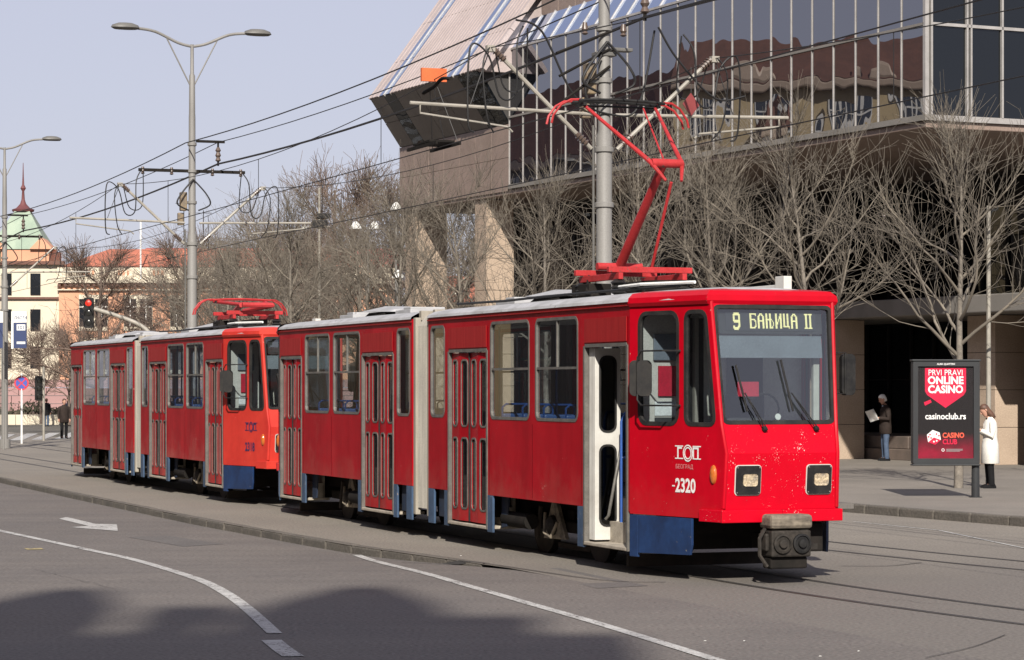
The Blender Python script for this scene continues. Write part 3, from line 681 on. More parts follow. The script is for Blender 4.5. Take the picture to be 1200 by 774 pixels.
        m = MB(); m.box(*X(9.15, 9.36), -0.22, 0.22, 0.17, 0.30); m.build('socket_box', M_dark, K, bevel=0.02)
        m = MB(); m.box(*X(9.14, 9.4), 0.24, 0.32, 0.38, 0.44); m.tube([(e * 9.38, -0.2, 0.57), (e * 9.4, 0.2, 0.575)], 0.015, 6); m.build('linkage', M_coup, K)
        m = MB(); m.box(*X(8.7, 8.95), e * 0.3 if e > 0 else -0.62, e * 0.62 if e > 0 else -0.3, 0.32, 0.64); P(m, 'cable_box', M_dark, bevel=0.02)
    # ---- cab
    fm = frontmap(1, 1.72, 3.02)
    m = MB(); m.plate(rrect(-0.62, 0.62, 2.70, 2.97, 0.02), [], 0.03, lambda u, v, w: fm(u, v, w - 0.07)); S_ = P(m, 'destination_display', M_gry)
    m = MB(); m.plate(rect(-0.54, 0.54, 2.735, 2.935), [], 0.004, lambda u, v, w: fm(u, v, w - 0.064)); m.build('display_face', M_signb, S_)
    if door_open:
        def put(ch, u0, z0, w, h):
            bits = BITS[ch]; nr, nc = len(bits), len(bits[0]); m = MB(); dw, dh = w / nc, h / nr
            for r_, row in enumerate(bits):
                for c_, k in enumerate(row):
                    if k == '#': m.plate(rect(u0 + c_ * dw, u0 + c_ * dw + dw * 0.93, z0 + h - (r_ + 1) * dh, z0 + h - (r_ + 1) * dh + dh * 0.93), [], 0.002, lambda u, v, w_: fm(u, v, w_ - 0.058))
            m.build('led_character', M_led, S_, fix=False)
        put('9', -0.455, 2.742, 0.085, 0.19)
        u = -0.255
        for ch, w in zip('БАЊИЦА', (0.078, 0.078, 0.098, 0.078, 0.075, 0.078)): put(ch, u, 2.76, w, 0.165); u += w + 0.018
        put('I', 0.405, 2.76, 0.045, 0.165); put('I', 0.455, 2.76, 0.045, 0.165)
    m = MB(); m.plate(rect(-0.64, 0.62, 2.44, 2.68), [], 0.01, lambda u, v, w: fm(u, v, w - 0.10)); P(m, 'sun_visor', M_visor)
    m = MB(); m.box(8.45, 9.02, -0.66, 0.66, 1.5, 1.66); m.box(8.6, 9.02, -0.6, 0.6, 0.84, 1.5); P(m, 'dashboard', M_gry, bevel=0.03)
    m = MB(); m.tube([(8.52 + 0.0 * 1, 0.1 + 0.19 * math.cos(R(a)), 1.88 + 0.17 * math.sin(R(a))) for a in range(0, 361, 24)], 0.012, 6, cap=False); P(m, 'fan_guard', M_blk)
    m = MB(); m.box(7.62, 7.66, -1.0, -0.30, 0.84, 2.98); P(m, 'cab_partition', M_int)
    m = MB(); m.box(7.62, 7.66, -0.296, 1.0, 0.84, 2.98); P(m, 'cab_partition', M_int)
    m = MB(); m.box(7.665, 7.68, 0.05, 0.5, 1.75, 2.7); P(m, 'dark_pane', M_blk)
    m = MB(); m.box(8.78, 8.83, 0.56, 0.63, 1.66, 2.95); P(m, 'windscreen_post', M_white)
    m = MB(); m.box(8.8, 8.82, -0.35, -0.1, 2.02, 2.18); P(m, 'notice_card', M_curt)
    m = MB(); m.cyl((9.02, 0.03, 1.8), (9.03, 0.03, 1.8), 0.035, 12); P(m, 'sticker', M_paper)
    m = MB(); m.box(7.665, 7.70, -0.86, -0.56, 2.42, 2.72); P(m, 'grey_locker', M_visor, bevel=0.01)
    m = MB(); m.box(7.67, 7.69, -0.80, -0.58, 2.02, 2.36); P(m, 'red_curtain', M_curt)
    m = MB(); m.box(7.665, 7.675, -0.84, -0.58, 1.80, 1.96); P(m, 'notice_sheet', M_paper)
    m = MB(); m.box(7.665, 7.675, -0.84, -0.58, 1.55, 1.78); P(m, 'dark_panel', M_gry)
    m = MB(); m.box(7.665, 7.675, -0.46, -0.24, 1.6, 2.9); P(m, 'dark_pane', M_blk)
    m = MB(); m.box(7.68, 7.74, -0.38, -0.33, 1.0, 2.9); P(m, 'cab_post', M_cream)
    Sd = empty('driver_seat', (0, 0, 0)); Sd.parent = T
    m = MB(); m.box(7.95, 8.4, -0.1, 0.38, 1.25, 1.35); m.build('cushion', M_gry, Sd, bevel=0.03)
    m = MB(); m.box(7.9, 8.0, -0.1, 0.38, 1.33, 2.05); m.build('backrest', M_gry, Sd, bevel=0.04)
    m = MB(); m.cyl((8.15, 0.14, 0.84), (8.15, 0.14, 1.26), 0.05, 8); m.build('pedestal', M_dark, Sd)
    for v0, v1 in ((-0.20, -0.46), (0.42, 0.08)):
        Wp = empty('wiper', (0, 0, 0)); Wp.parent = T; fm2 = frontmap(1, 1.72, 3.02)
        for k in (0, 1):
            m = MB(); m.tube([fm2(v0 + 0.035 * k, 1.66, 0.05), fm2((v0 + v1) / 2 + 0.02 * k, 1.90, 0.05), fm2(v0 + (v1 - v0) * 0.8, 2.06, 0.04)], 0.007, 5); m.build('arm', M_blk, Wp)
        m = MB(); m.tube([fm2(v1 + 0.05 - (v1 - v0) * 0.10, 1.86, 0.025), fm2(v1 - 0.03 , 2.36 if v0 < 0 else 2.42, 0.025)], 0.013, 5); m.build('blade', M_blk, Wp)
        m = MB(); p = fm2(v0 + 0.01, 1.67, 0.0); m.lathe([(0.03, 0), (0.03, 0.04), (0.012, 0.06)], 10, Matrix.Translation(p) @ Matrix.Rotation(R(90), 4, 'Y')); m.build('pivot', M_blk, Wp)
    # mirrors
    for sd in (-1, 1):
        q = facet(sd, 1); Mi = empty('mirror', (0, 0, 0)); Mi.parent = T
        if sd < 0:
            m = MB(); m.tube([q(0.93, 2.52, 0.01), q(0.88, 2.52, 0.22), q(0.50, 2.52, 0.22), q(0.43, 2.45, 0.22), q(0.43, 1.98, 0.22), q(0.50, 1.92, 0.22), q(0.88, 1.92, 0.22), q(0.93, 1.92, 0.01)], 0.011, 6); m.build('bracket', M_blk, Mi, smooth=60)
            for k in (0, 1):
                c = Vector(q(0.36 + 0.13 * k, 2.22, 0.17)); m = MB()
                d = Vector((0.35, 0.94, 0)); nrm = Vector((0.94, -0.35, 0))
                m.plate(rrect(-0.085, 0.085, -0.2, 0.2, 0.06), [], 0.07, lambda u, v, w: (c.x + d.x * u + nrm.x * w, c.y + d.y * u + nrm.y * w, c.z + v)); m.build('mirror_head', M_rub, Mi, bevel=0.02)
        else:
            m = MB(); m.tube([q(1.35, 2.5, 0), q(1.3, 2.5, 0.16), q(1.3, 2.05, 0.16), q(1.35, 2.05, 0)], 0.011, 6); m.build('bracket', M_blk, Mi)
            c = Vector(q(1.28, 2.26, 0.2)); d = Vector((0.0, 1, 0)); nrm = Vector((1, 0, 0)); m = MB()
            m.plate(rrect(-0.08, 0.09, -0.23, 0.23, 0.06), [], 0.07, lambda u, v, w: (c.x + d.x * u + nrm.x * w, c.y + d.y * u + nrm.y * w, c.z + v)); m.build('mirror_head', M_blk, Mi, bevel=0.02)
    # emblem and number
    q = facet(-1, 1); lm = lambda u0, z0: (lambda u, v: q(u0 + u, z0 + v, 0.006))
    E = empty('emblem', (0, 0, 0)); E.parent = T
    lettering('Г', 0.17, lm(0.86, 1.34), numat, E, bold=0.004); lettering('П', 0.17, lm(1.13, 1.34), numat, E, bold=0.004)
    for r_ in (0.085, 0.062):
        m = MB(); out = [(1.055 + r_ * math.cos(R(a)), 1.40 + r_ * 1.1 * math.sin(R(a))) for a in range(0, 360, 20)]; inn = [(1.055 + (r_ - 0.012) * math.cos(R(a)), 1.40 + (r_ - 0.012) * 1.1 * math.sin(R(a))) for a in range(0, 360, 20)]
        m.plate(out, [inn], 0.002, lambda u, v, w: q(u, v, w + 0.006)); m.build('ring', numat, E)
    for z in (1.47, 1.335):
        for a, b in ((0.83, 0.97), (1.14, 1.28)):
            m = MB(); m.plate(rect(a, b, z, z + 0.012), [], 0.002, lambda u, v, w: q(u, v, w + 0.005)); m.build('bar', numat, E)
    if door_open: lettering('БЕОГРАД', 0.066, lm(0.84, 1.23), M_lintel if False else pm('faded_print', (0.62, 0.25, 0.25), None, 9, 0.6), E)
    lettering(number, 0.21, lm(0.835, 0.975), numat, T, name='fleet_number', bold=0.006, xs=0.85)
    if door_open:
        m = MB(); m.plate(rect(0.78, 0.825, 1.03, 1.045), [], 0.002, lambda u, v, w: q(u, v, w + 0.006)); P(m, 'dash_mark', numat)
    # ---- seats and handrails inside
    for e in (1, -1):
        for k, xx in enumerate((3.2, 3.95, 4.7, 5.45)):
            for side in (-1, 1):
                St = empty('seat', (0, 0, 0)); St.parent = T; y0, y1 = sorted((side * 0.55, side * 0.96)); x = e * xx
                m = MB(); m.box(x - 0.2, x + 0.2, y0, y1, 1.22, 1.29); m.build('cushion', M_seat, St, bevel=0.02)
                m = MB(); m.box(x - 0.24, x - 0.18, y0, y1, 1.28, 1.78); m.build('backrest', M_seat, St, bevel=0.02)
                m = MB(); m.box(x - 0.05, x + 0.05, y0 + 0.15, y0 + 0.22, 0.84, 1.22); m.build('pedestal', M_gry, St)
                m = MB(); m.tube([(x - 0.21, y0, 1.6), (x - 0.21, y0, 1.86), (x - 0.21, y0 + 0.05, 1.9), (x - 0.21, y1 - 0.05, 1.9), (x - 0.21, y1, 1.86), (x - 0.21, y1, 1.6)], 0.014, 6); m.build('grab_rail', M_hand, St)
        for xx in (1.15, 2.85, 6.1):
            for side in (-1, 1):
                m = MB(); m.cyl((e * xx, side * 0.5, 0.84), (e * xx, side * 0.5, 3.0), 0.017, 8); P(m, 'handrail', M_hand)
    # ---- roof gear
    for x0, kind in ((3.15, 0), (1.9, 1), (-2.6, 1), (-4.3, 0), (-5.6, 1)):
        z = 3.225
        if kind == 0:
            V = empty('roof_ventilator', (0, 0, 0)); V.parent = T
            m = MB(); m.hexa([(x0 - 0.55, -0.45, z), (x0 + 0.5, -0.45, z), (x0 + 0.5, 0.45, z), (x0 - 0.55, 0.45, z), (x0 - 0.45, -0.4, z + 0.07), (x0 + 0.42, -0.4, z + 0.06), (x0 + 0.42, 0.4, z + 0.06), (x0 - 0.45, 0.4, z + 0.07)]); m.build('base', M_dark, V, bevel=0.01)
            m = MB(); m.hexa([(x0 - 0.6, -0.5, z + 0.085), (x0 + 0.75, -0.42, z + 0.055), (x0 + 0.75, 0.42, z + 0.055), (x0 - 0.6, 0.5, z + 0.085), (x0 - 0.22, -0.2, z + 0.17), (x0 + 0.7, -0.34, z + 0.10), (x0 + 0.7, 0.34, z + 0.10), (x0 - 0.22, 0.2, z + 0.17)]); m.build('hood', M_roof, V, bevel=0.02)
        else:
            m = MB(); m.box(x0 - 0.45, x0 + 0.3, -0.5, 0.4, z, z + 0.06); m.box(x0 - 0.2, x0 + 0.15, -0.45, 0.1, z + 0.06, z + 0.10); P(m, 'roof_hatch', M_roof, bevel=0.01)
    m = MB(); m.tube([(0.6, -0.75, 3.27), (2.6, -0.78, 3.25), (4.0, -0.78, 3.26), (6.4, -0.75, 3.26), (7.6, -0.5, 3.27)], 0.018, 6); P(m, 'roof_cable', M_blk)
    m = MB(); m.tube([(6.3, -0.7, 3.30), (7.0, -0.72, 3.305), (7.9, -0.45, 3.30)], 0.02, 6); P(m, 'roof_cable', M_paper)
    m = MB(); m.box(8.2, 8.42, 0.40, 0.5, 3.2, 3.36); m.box(7.4, 8.2, 0.42, 0.47, 3.22, 3.27); P(m, 'roof_box', M_white, bevel=0.006)
    m = MB(); m.cyl((6.75, -0.35, 3.24), (6.75, -0.35, 3.36), 0.2, 16); P(m, 'roof_drum', M_dark, smooth=40)
    # ---- pantograph
    G = empty('pantograph', (0, 0, 0)); G.parent = T; px0 = 5.0; zb = 3.50
    for dx in (-0.55, 0.6):
        for y in (-0.42, 0.42):
            m = MB(); m.lathe([(0.06, 3.2), (0.06, 3.24), (0.10, 3.26), (0.06, 3.29), (0.10, 3.32), (0.06, 3.35), (0.1, 3.38), (0.05, 3.42)], 12, Matrix.Translation((px0 + dx, y, 0))); m.build('insulator', M_blk, G, smooth=40)
    m = MB()
    for y in (-0.42, 0.42): m.box(px0 - 0.62, px0 + 0.68, y - 0.03, y + 0.03, 3.42, 3.50)
    for dx in (-0.5, 0.58): m.box(px0 + dx - 0.035, px0 + dx + 0.035, -0.55, 0.55, 3.505, 3.575)
    m.build('base_frame', M_panto, G, bevel=0.006)
    m = MB(); m.box(px0 - 0.75, px0 - 0.15, -0.5, -0.2, 3.24, 3.4); m.box(px0 - 0.3, px0 + 0.4, 0.0, 0.3, 3.26, 3.42); m.tube([(px0 - 0.4, -0.4, 3.5), (px0 - 0.2, -0.5, 3.3), (px0 + 0.1, -0.55, 3.24)], 0.03, 6); m.build('drive_unit', M_dark, G, bevel=0.02)
    if panto_up:
        piv = (4.62, 0, 3.62); kn = (6.0, 0, 4.80); hd = (4.58, 0, 5.62)
        m = MB(); m.cyl((piv[0], -0.3, piv[2]), (piv[0], 0.3, piv[2]), 0.05, 10); m.tube([piv, kn], [0.062, 0.05], 12); m.build('lower_arm', M_panto, G, smooth=40)
        m = MB(); m.tube([(5.35, 0.12, 3.56), (5.95, 0.12, 4.58)], 0.02, 8); m.build('control_rod', M_panto, G)
        m = MB(); m.cyl((kn[0], -0.16, kn[2]), (kn[0], 0.24, kn[2]), 0.055, 10)
        for s1 in (-1, 1):
            y0 = -0.16 if s1 < 0 else 0.24
            m.tube([(kn[0] + 0.16, y0 * 0.5 + 0.04, kn[2] - 0.22), (kn[0], y0, kn[2]), (hd[0] + 0.05, s1 * 0.48, hd[2])], [0.018, 0.03, 0.02], 8)
        m.build('upper_arm', M_panto, G, smooth=40)
        m = MB(); m.tube([(kn[0] - 0.05, 0.05, kn[2] - 0.02), (hd[0] + 0.1, 0.30, hd[2] - 0.02)], 0.012, 6); m.build('levelling_rod', M_panto, G)
        hx, hz = hd[0], 5.66
    else:
        m = MB()
        for y in (-0.3, 0.3): m.tube([(px0 - 0.6, y * 0.3, 3.6), (px0 + 0.75, y, 3.68)], 0.05, 8)
        m.build('lower_arm', M_panto, G, smooth=40)
        m = MB()
        for y in (-1, 1): m.tube([(px0 + 0.8, y * 0.25, 3.68), (px0 - 0.6, y * 0.5, 3.78)], 0.035, 8)
        m.cyl((px0 + 0.8, -0.3, 3.68), (px0 + 0.8, 0.3, 3.68), 0.05, 8); m.build('upper_arm', M_panto, G, smooth=40)
        hx, hz = px0 - 0.55, 3.80
    Hd = empty('collector_head', (0, 0, 0)); Hd.parent = G
    for dx in (-0.12, 0.12):
        m = MB(); m.tube([(hx + dx, y, hz + 0.03 - 0.02 * (y / 0.55) ** 2) for y in (-0.58, -0.3, 0, 0.3, 0.58)], 0.022, 6); m.build('carbon_strip', M_blk if panto_up else M_panto, Hd, smooth=40)
        for s1 in (-1, 1):
            m = MB(); m.tube([(hx + dx, s1 * 0.56, hz + 0.02), (hx + dx * 0.95, s1 * 0.68, hz + 0.015), (hx + dx * 0.8, s1 * 0.8, hz - 0.05), (hx + dx * 0.7, s1 * 0.9, hz - 0.18), (hx + dx * 0.7, s1 * 0.925, hz - 0.28)], 0.015, 6); m.build('horn', M_panto, Hd, smooth=40)
    m = MB()
    for y in (-0.5, 0.5): m.box(hx - 0.14, hx + 0.14, y - 0.02, y + 0.02, hz - 0.05, hz - 0.01)
    m.tube([(hx, -0.5, hz - 0.04), (hx, 0.5, hz - 0.04)], 0.014, 6); m.build('head_frame', M_blk, Hd)
    return T
p1 = sc(0, 0); p2 = sc(19.09, 0)
tram1 = make_tram(p1, 'leading red tram with raised pantograph, open front door and number 2320', M_red, M_redside, '2320', M_print, True, True, M_red)
tram2 = make_tram(p2, 'second, more orange tram coupled behind with folded pantograph and number 2318', M_or, M_redside2, '2318', M_printd, False, False, M_or)
# ---------------------------------------------------------------- office building with overhanging glass storeys
M_gran = pm('brown_granite', (0.2376, 0.176, 0.1452), (0.1936, 0.1452, 0.1188), 1.2, 0.55, fine=0.2, bscale=30)
M_granL = pm('pale_granite', (0.40, 0.31, 0.235), (0.34, 0.26, 0.195), 1.0, 0.55, fine=0.18, bscale=30)
M_pink = pm('pink_cladding', (0.3872, 0.3256, 0.3124), (0.3256, 0.2728, 0.2596), 0.8, 0.5, fine=0.08, bscale=12)
M_mull = pm('mullion_metal', (0.40, 0.38, 0.36), (0.30, 0.285, 0.27), 2, 0.45, metal=0.3)
M_conc = pm('grey_concrete', (0.19, 0.175, 0.16), (0.15, 0.14, 0.125), 1.0, 0.8, bump=0.2)
M_plin = pm('plinth_stone', (0.15, 0.115, 0.095), (0.10, 0.08, 0.068), 2.0, 0.7, fine=0.25)
M_soff = pm('dark_soffit', (0.035, 0.032, 0.03), None, 2, 0.7)
G_fac = glass('coated_glazing', None, 0.30, 0.006, wav=0.009, wscale=0.8, dark=(0.005, 0.006, 0.009), gcol=(0.70, 0.70, 0.74))
G_facd = glass('dark_glazing', None, 0.06, 0.01, wav=0.02, wscale=0.7, dark=(0.004, 0.005, 0.006), gcol=(0.5, 0.52, 0.55))
G_roof = glass('roof_glazing', None, 0.5, 0.03, wav=0.01, wscale=0.7, dark=(0.03, 0.045, 0.08), gcol=(0.70, 0.80, 1.0))
BL = empty('office_building', (9.377, 58.0, 0), R(25), 'brown granite and dark mirror glass office building overhanging the pavement', 'building')
ZB, ZT, ZC = 8.26, 10.35, 12.42
bay = 0.972; NB = 23; T1 = bay * NB             # facade along local y from the corner
# solid core of the upper storeys and the recessed lower storeys
def bp(m, name, mat, **k): return m.build(name, mat, BL, **k)
m = MB(); m.box(0.25, 26, 0.25, 31.0, ZB - 0.1, ZC - 0.1); m.box(0.9, 26, 0.9, T1 - 1, ZC - 0.1, 18.5); bp(m, 'upper_storeys', M_soff)
m = MB(); m.box(8.6, 26, 1.6, 17.6, 0.1, ZB - 0.1); m.box(3.0, 26, 17.6, 28.6, 0.1, ZB - 0.1); bp(m, 'lower_storeys', M_soff)
m = MB(); m.box(0.02, 25.9, 0.02, 31.08, ZB - 0.26, ZB - 0.1); bp(m, 'soffit_edge', M_gran, bevel=0.02)
m = MB(); m.box(-0.06, 0.2, -0.06, T1, ZB - 0.1, ZB + 0.03); bp(m, 'sill_beam', M_conc)
m = MB(); m.box(0.2, 14, -0.06, 0.2, ZB - 0.1, ZB + 0.03); bp(m, 'sill_beam', M_mull)
def pane_mesh(pts, th=0.01):
    m = MB(); n = (Vector(pts[1]) - Vector(pts[0])).cross(Vector(pts[3]) - Vector(pts[0])).normalized() * th
    m.hexa([Vector(p) - n for p in pts] + [Vector(p) for p in pts]); return m
# facade facing the tram street
for i in range(NB):
    a, b = i * bay + 0.03, (i + 1) * bay - 0.03
    for z0, z1 in ((ZB + 0.03, ZT - 0.03), (ZT + 0.03, ZC - 0.03)):
        m = MB(); m.box(-0.005, 0.03, a, b, z0, z1); bp(m, 'pane', G_fac)
    m = MB(); m.hexa([(0.0, a, ZC + 0.03), (0.0, b, ZC + 0.03), (0.04, b, ZC), (0.04, a, ZC), (0.62, a, ZC + 0.95), (0.62, b, ZC + 0.95), (0.66, b, ZC + 0.92), (0.66, a, ZC + 0.92)]); bp(m, 'roof_pane', G_roof)
for i in range(NB + 1):
    t = i * bay
    m = MB(); m.box(-0.03, 0.03, t - 0.017, t + 0.017, ZB + 0.03, ZC + 0.02); bp(m, 'mullion', M_mull)
    m = MB(); m.hexa([(-0.06, t - 0.025, ZC + 0.02), (-0.06, t + 0.025, ZC + 0.02), (0.03, t + 0.025, ZC), (0.03, t - 0.025, ZC), (0.6, t - 0.025, ZC + 1.0), (0.6, t + 0.025, ZC + 1.0), (0.66, t + 0.025, ZC + 0.95), (0.66, t - 0.025, ZC + 0.95)]); bp(m, 'roof_bar', M_mull)
for z in (ZT, ZC):
    m = MB(); m.box(-0.05, 0.025, 0.03, T1 - 0.03, z - 0.03, z + 0.03); bp(m, 'transom', M_mull if z == ZC else M_conc)
# facade round the corner
for i in range(9):
    a, b = 0.12 + i * bay + 0.03, 0.12 + (i + 1) * bay - 0.03
    for z0, z1 in ((ZB + 0.03, ZT - 0.03), (ZT + 0.03, 12.4), (12.46, 14.5)):
        m = MB(); m.box(a, b, -0.005, 0.03, z0, z1); bp(m, 'pane', G_facd)
    m = MB(); t = 0.12 + i * bay
    m.box(t - 0.025, t + 0.025, -0.07, 0.03, ZB + 0.03, 14.5); bp(m, 'mullion', M_mull)
    if i % 2 == 1 and i > 0:
        m = MB(); m.box(t + 0.09, t + 0.13, -0.07, 0.03, ZB + 0.03, 14.5); bp(m, 'mullion', M_mull)
for z in (ZT, 12.43):
    m = MB(); m.box(0.15, 9, -0.07, 0.025, z - 0.035, z + 0.035); bp(m, 'transom', M_mull)
m = MB(); m.box(-0.05, 0.05, -0.05, 0.05, ZB - 0.1, 14.5); bp(m, 'corner_mullion', M_mull)
# granite parapet behind the sloped glazing
for i in range(18):
    for j in range(3):
        m = MB(); a = 0.9 + i * 1.15; m.box(0.72, 0.9, a + 0.01, a + 1.14, ZC + 0.95 + j * 1.1, ZC + 0.95 + j * 1.1 + 1.085); bp(m, 'granite_panel', M_gran, bevel=0.006)
# granite block at the far end, leaning soffit, ribbed roof
t0, t1 = T1 + 0.05, 31.1
nx = 7; wv = (t1 - t0) / nx
for i in range(nx):
    for j in range(2):
        m = MB(); z0 = 8.1 + j * 1.03; m.box(-0.02, 0.2, t0 + i * wv + 0.006, t0 + (i + 1) * wv - 0.006, z0 + 0.006, z0 + 1.024); bp(m, 'granite_panel', M_gran, bevel=0.004)
for i in range(11):
    m = MB(); a = i * 1.1; m.box(0.2 + a, 0.2 + a + 1.085, t1 - 0.2, t1, 8.1, 10.15); bp(m, 'granite_panel', M_gran)
M_lean = pm('dark_granite_soffit', (0.10, 0.082, 0.07), (0.08, 0.066, 0.057), 1, 0.35, fine=0.15, bscale=20)
def lean(a, b, z0, z1, o0, o1, mat, name):
    m = MB(); m.hexa([(o0, a, z0), (o0, b, z0), (o0 + 0.15, b, z0), (o0 + 0.15, a, z0), (o1, a, z1), (o1, b, z1), (o1 + 0.15, b, z1), (o1 + 0.15, a, z1)]); return bp(m, name, mat)
edges = [t0, t0 + 0.75, t0 + 1.5, t0 + 3.2, t0 + 4.9, t0 + 6.6, t0 + 7.5, t1 + 0.0]
zs = (10.17, 10.95, 11.74)
for i in range(len(edges) - 1):
    for j in range(2):
        k0 = (zs[j] - 10.17) / 1.57; k1 = (zs[j + 1] - 10.17) / 1.57
        lean(edges[i] + 0.012, edges[i + 1] - 0.012, zs[j] + 0.006, zs[j + 1] - 0.006, -1.08 * k0, -1.08 * k1, G_facd if i in (0, 1, 5) else M_lean, 'soffit_panel')
m = MB(); m.hexa([(0.05, t0, 10.16), (0.05, t1 - 0.03, 10.16), (3, t1 - 0.03, 10.16), (3, t0, 10.16), (-0.95, t0, 11.74), (-0.95, t1 - 0.03, 11.74), (3, t1 - 0.03, 11.74), (3, t0, 11.74)]); bp(m, 'eave_core', M_soff)
# roof: slope 53 degrees, panels and glazed strips running up it
def roofp(a, b, h0, h1, mat, name, lift=0.0):
    z = lambda h: 11.76 + h; x = lambda h: -1.12 + h * 0.745 - lift
    m = MB(); m.hexa([(x(h0) + 0.12, a, z(h0) - 0.08), (x(h0) + 0.12, b, z(h0) - 0.08), (x(h0), b, z(h0)), (x(h0), a, z(h0)), (x(h1) + 0.12, a, z(h1) - 0.08), (x(h1) + 0.12, b, z(h1) - 0.08), (x(h1), b, z(h1)), (x(h1), a, z(h1))]); return bp(m, name, mat)
hs = (0, 1.25, 2.6, 3.95, 5.3)
t = t1
lay = [(0.75, 'p')] + [(0.55, 'g'), (0.55, 'g')] + [(0.56, 'p')] * 8 + [(0.6, 'g'), (0.6, 'g')] + [(0.56, 'p')] * 3
for w, k in lay:
    for j in range(len(hs) - 1):
        if k == 'p': roofp(t - w + 0.012, t - 0.012, hs[j] + 0.008, hs[j + 1] - 0.008, M_pink, 'roof_panel')
        else: roofp(t - w + 0.04, t - 0.02, hs[j] + 0.01, hs[j + 1] - 0.01, G_roof, 'roof_glazing', -0.03)
    if k == 'p':
        roofp(t - w * 0.5 - 0.02, t - w * 0.5 + 0.02, 0.01, 5.3, M_pink, 'roof_rib', 0.03)
        roofp(t - 0.02, t + 0.02, 0.01, 5.3, M_pink, 'roof_rib', 0.03)
    else: roofp(t - w - 0.01, t - w + 0.04, 0, 5.3, M_mull, 'glazing_bar', 0.03)
    t -= w
m = MB(); m.hexa([(-0.95, t + 0.3, 11.7), (-0.95, t1 - 0.05, 11.7), (12, t1 - 0.05, 11.7), (12, t + 0.3, 11.7), (2.95, t + 0.3, 16.9), (2.95, t1 - 0.05, 16.9), (12, t1 - 0.05, 16.9), (12, t + 0.3, 16.9)]); bp(m, 'roof_core', M_pink)
# recessed curtain wall under the overhang, beam, piers, plinth
for i in range(13):
    a = 1.7 + i * 1.15
    for z0, z1 in ((0.75, 2.3), (2.34, 3.9), (4.5, 6.2), (6.24, 7.85)):
        m = MB(); m.box(8.5, 8.53, a + 0.03, a + 1.12, z0, z1); bp(m, 'lower_pane', G_facd)
    m = MB(); m.box(8.42, 8.55, a - 0.03, a + 0.03, 0.75, 7.85); bp(m, 'lower_mullion', M_blk)
for i in range(9):
    a = 17.8 + i * 1.17
    for z0, z1 in ((0.5, 2.3), (2.34, 3.9), (4.5, 6.2), (6.24, 7.85)):
        m = MB(); m.box(2.94, 2.97, a + 0.03, a + 1.14, z0, z1); bp(m, 'lower_pane', G_facd)
m = MB(); m.box(4.2, 8.6, 1.7, 17.5, 3.95, 4.4); bp(m, 'canopy_beam', M_conc, bevel=0.03)
for (r0, r1, a, b) in ((3.2, 5.33, 10.8, 12.0), (5.34, 8.4, 4.8, 6.0), (5.0, 8.3, -0.0 + 1.7, 2.6)):
    pi = empty('pier', (0, 0, 0)); pi.parent = BL
    nz, nr = 4, max(1, round((r1 - r0) / 1.0)); dz = (3.94 - 0.14) / nz; dr = (r1 - r0) / nr
    for j in range(nz):
        for k in range(nr):
            m = MB(); m.box(r0 + k * dr + 0.006, r0 + (k + 1) * dr - 0.006, a, b, 0.14 + j * dz + 0.006, 0.14 + (j + 1) * dz - 0.006); m.build('stone_slab', M_granL, pi, bevel=0.006)
    m = MB(); m.box(r0 + 0.02, r1 - 0.02, a + 0.02, b - 0.02, 0.14, 3.94); m.build('pier_core', M_soff, pi)
for i in range(8):                              # stepped plinth courses
    for j, (rr, z0, z1) in enumerate(((5.45, 0.14, 0.44), (5.62, 0.445, 0.78))):
        a = 6.1 + i * 1.3 + (0.4 if j else 0); m = MB(); m.box(rr, 8.45, a + 0.008, a + 1.29, z0, z1); bp(m, 'plinth_stone', M_plin, bevel=0.02)
# tall columns carrying the far end of the overhang
def column(r0, tt, w=1.1, d=0.9):
    cm = empty('column', (0, 0, 0)); cm.parent = BL
    for j in range(7):
        z0, z1 = 0.14 + j * 1.0, 0.14 + (j + 1) * 1.0
        m = MB(); m.box(r0, r0 + w, tt, tt + d, z0 + 0.006, z1 - 0.006); m.build('stone_drum', M_granL, cm, bevel=0.01)
    m = MB(); m.box(r0 + 0.01, r0 + w - 0.01, tt + 0.01, tt + d - 0.01, 7.14, 7.97); m.build('column_head', M_granL, cm)
column(0.1, 30.0, 1.15); column(0.1, 24.3, 0.95)
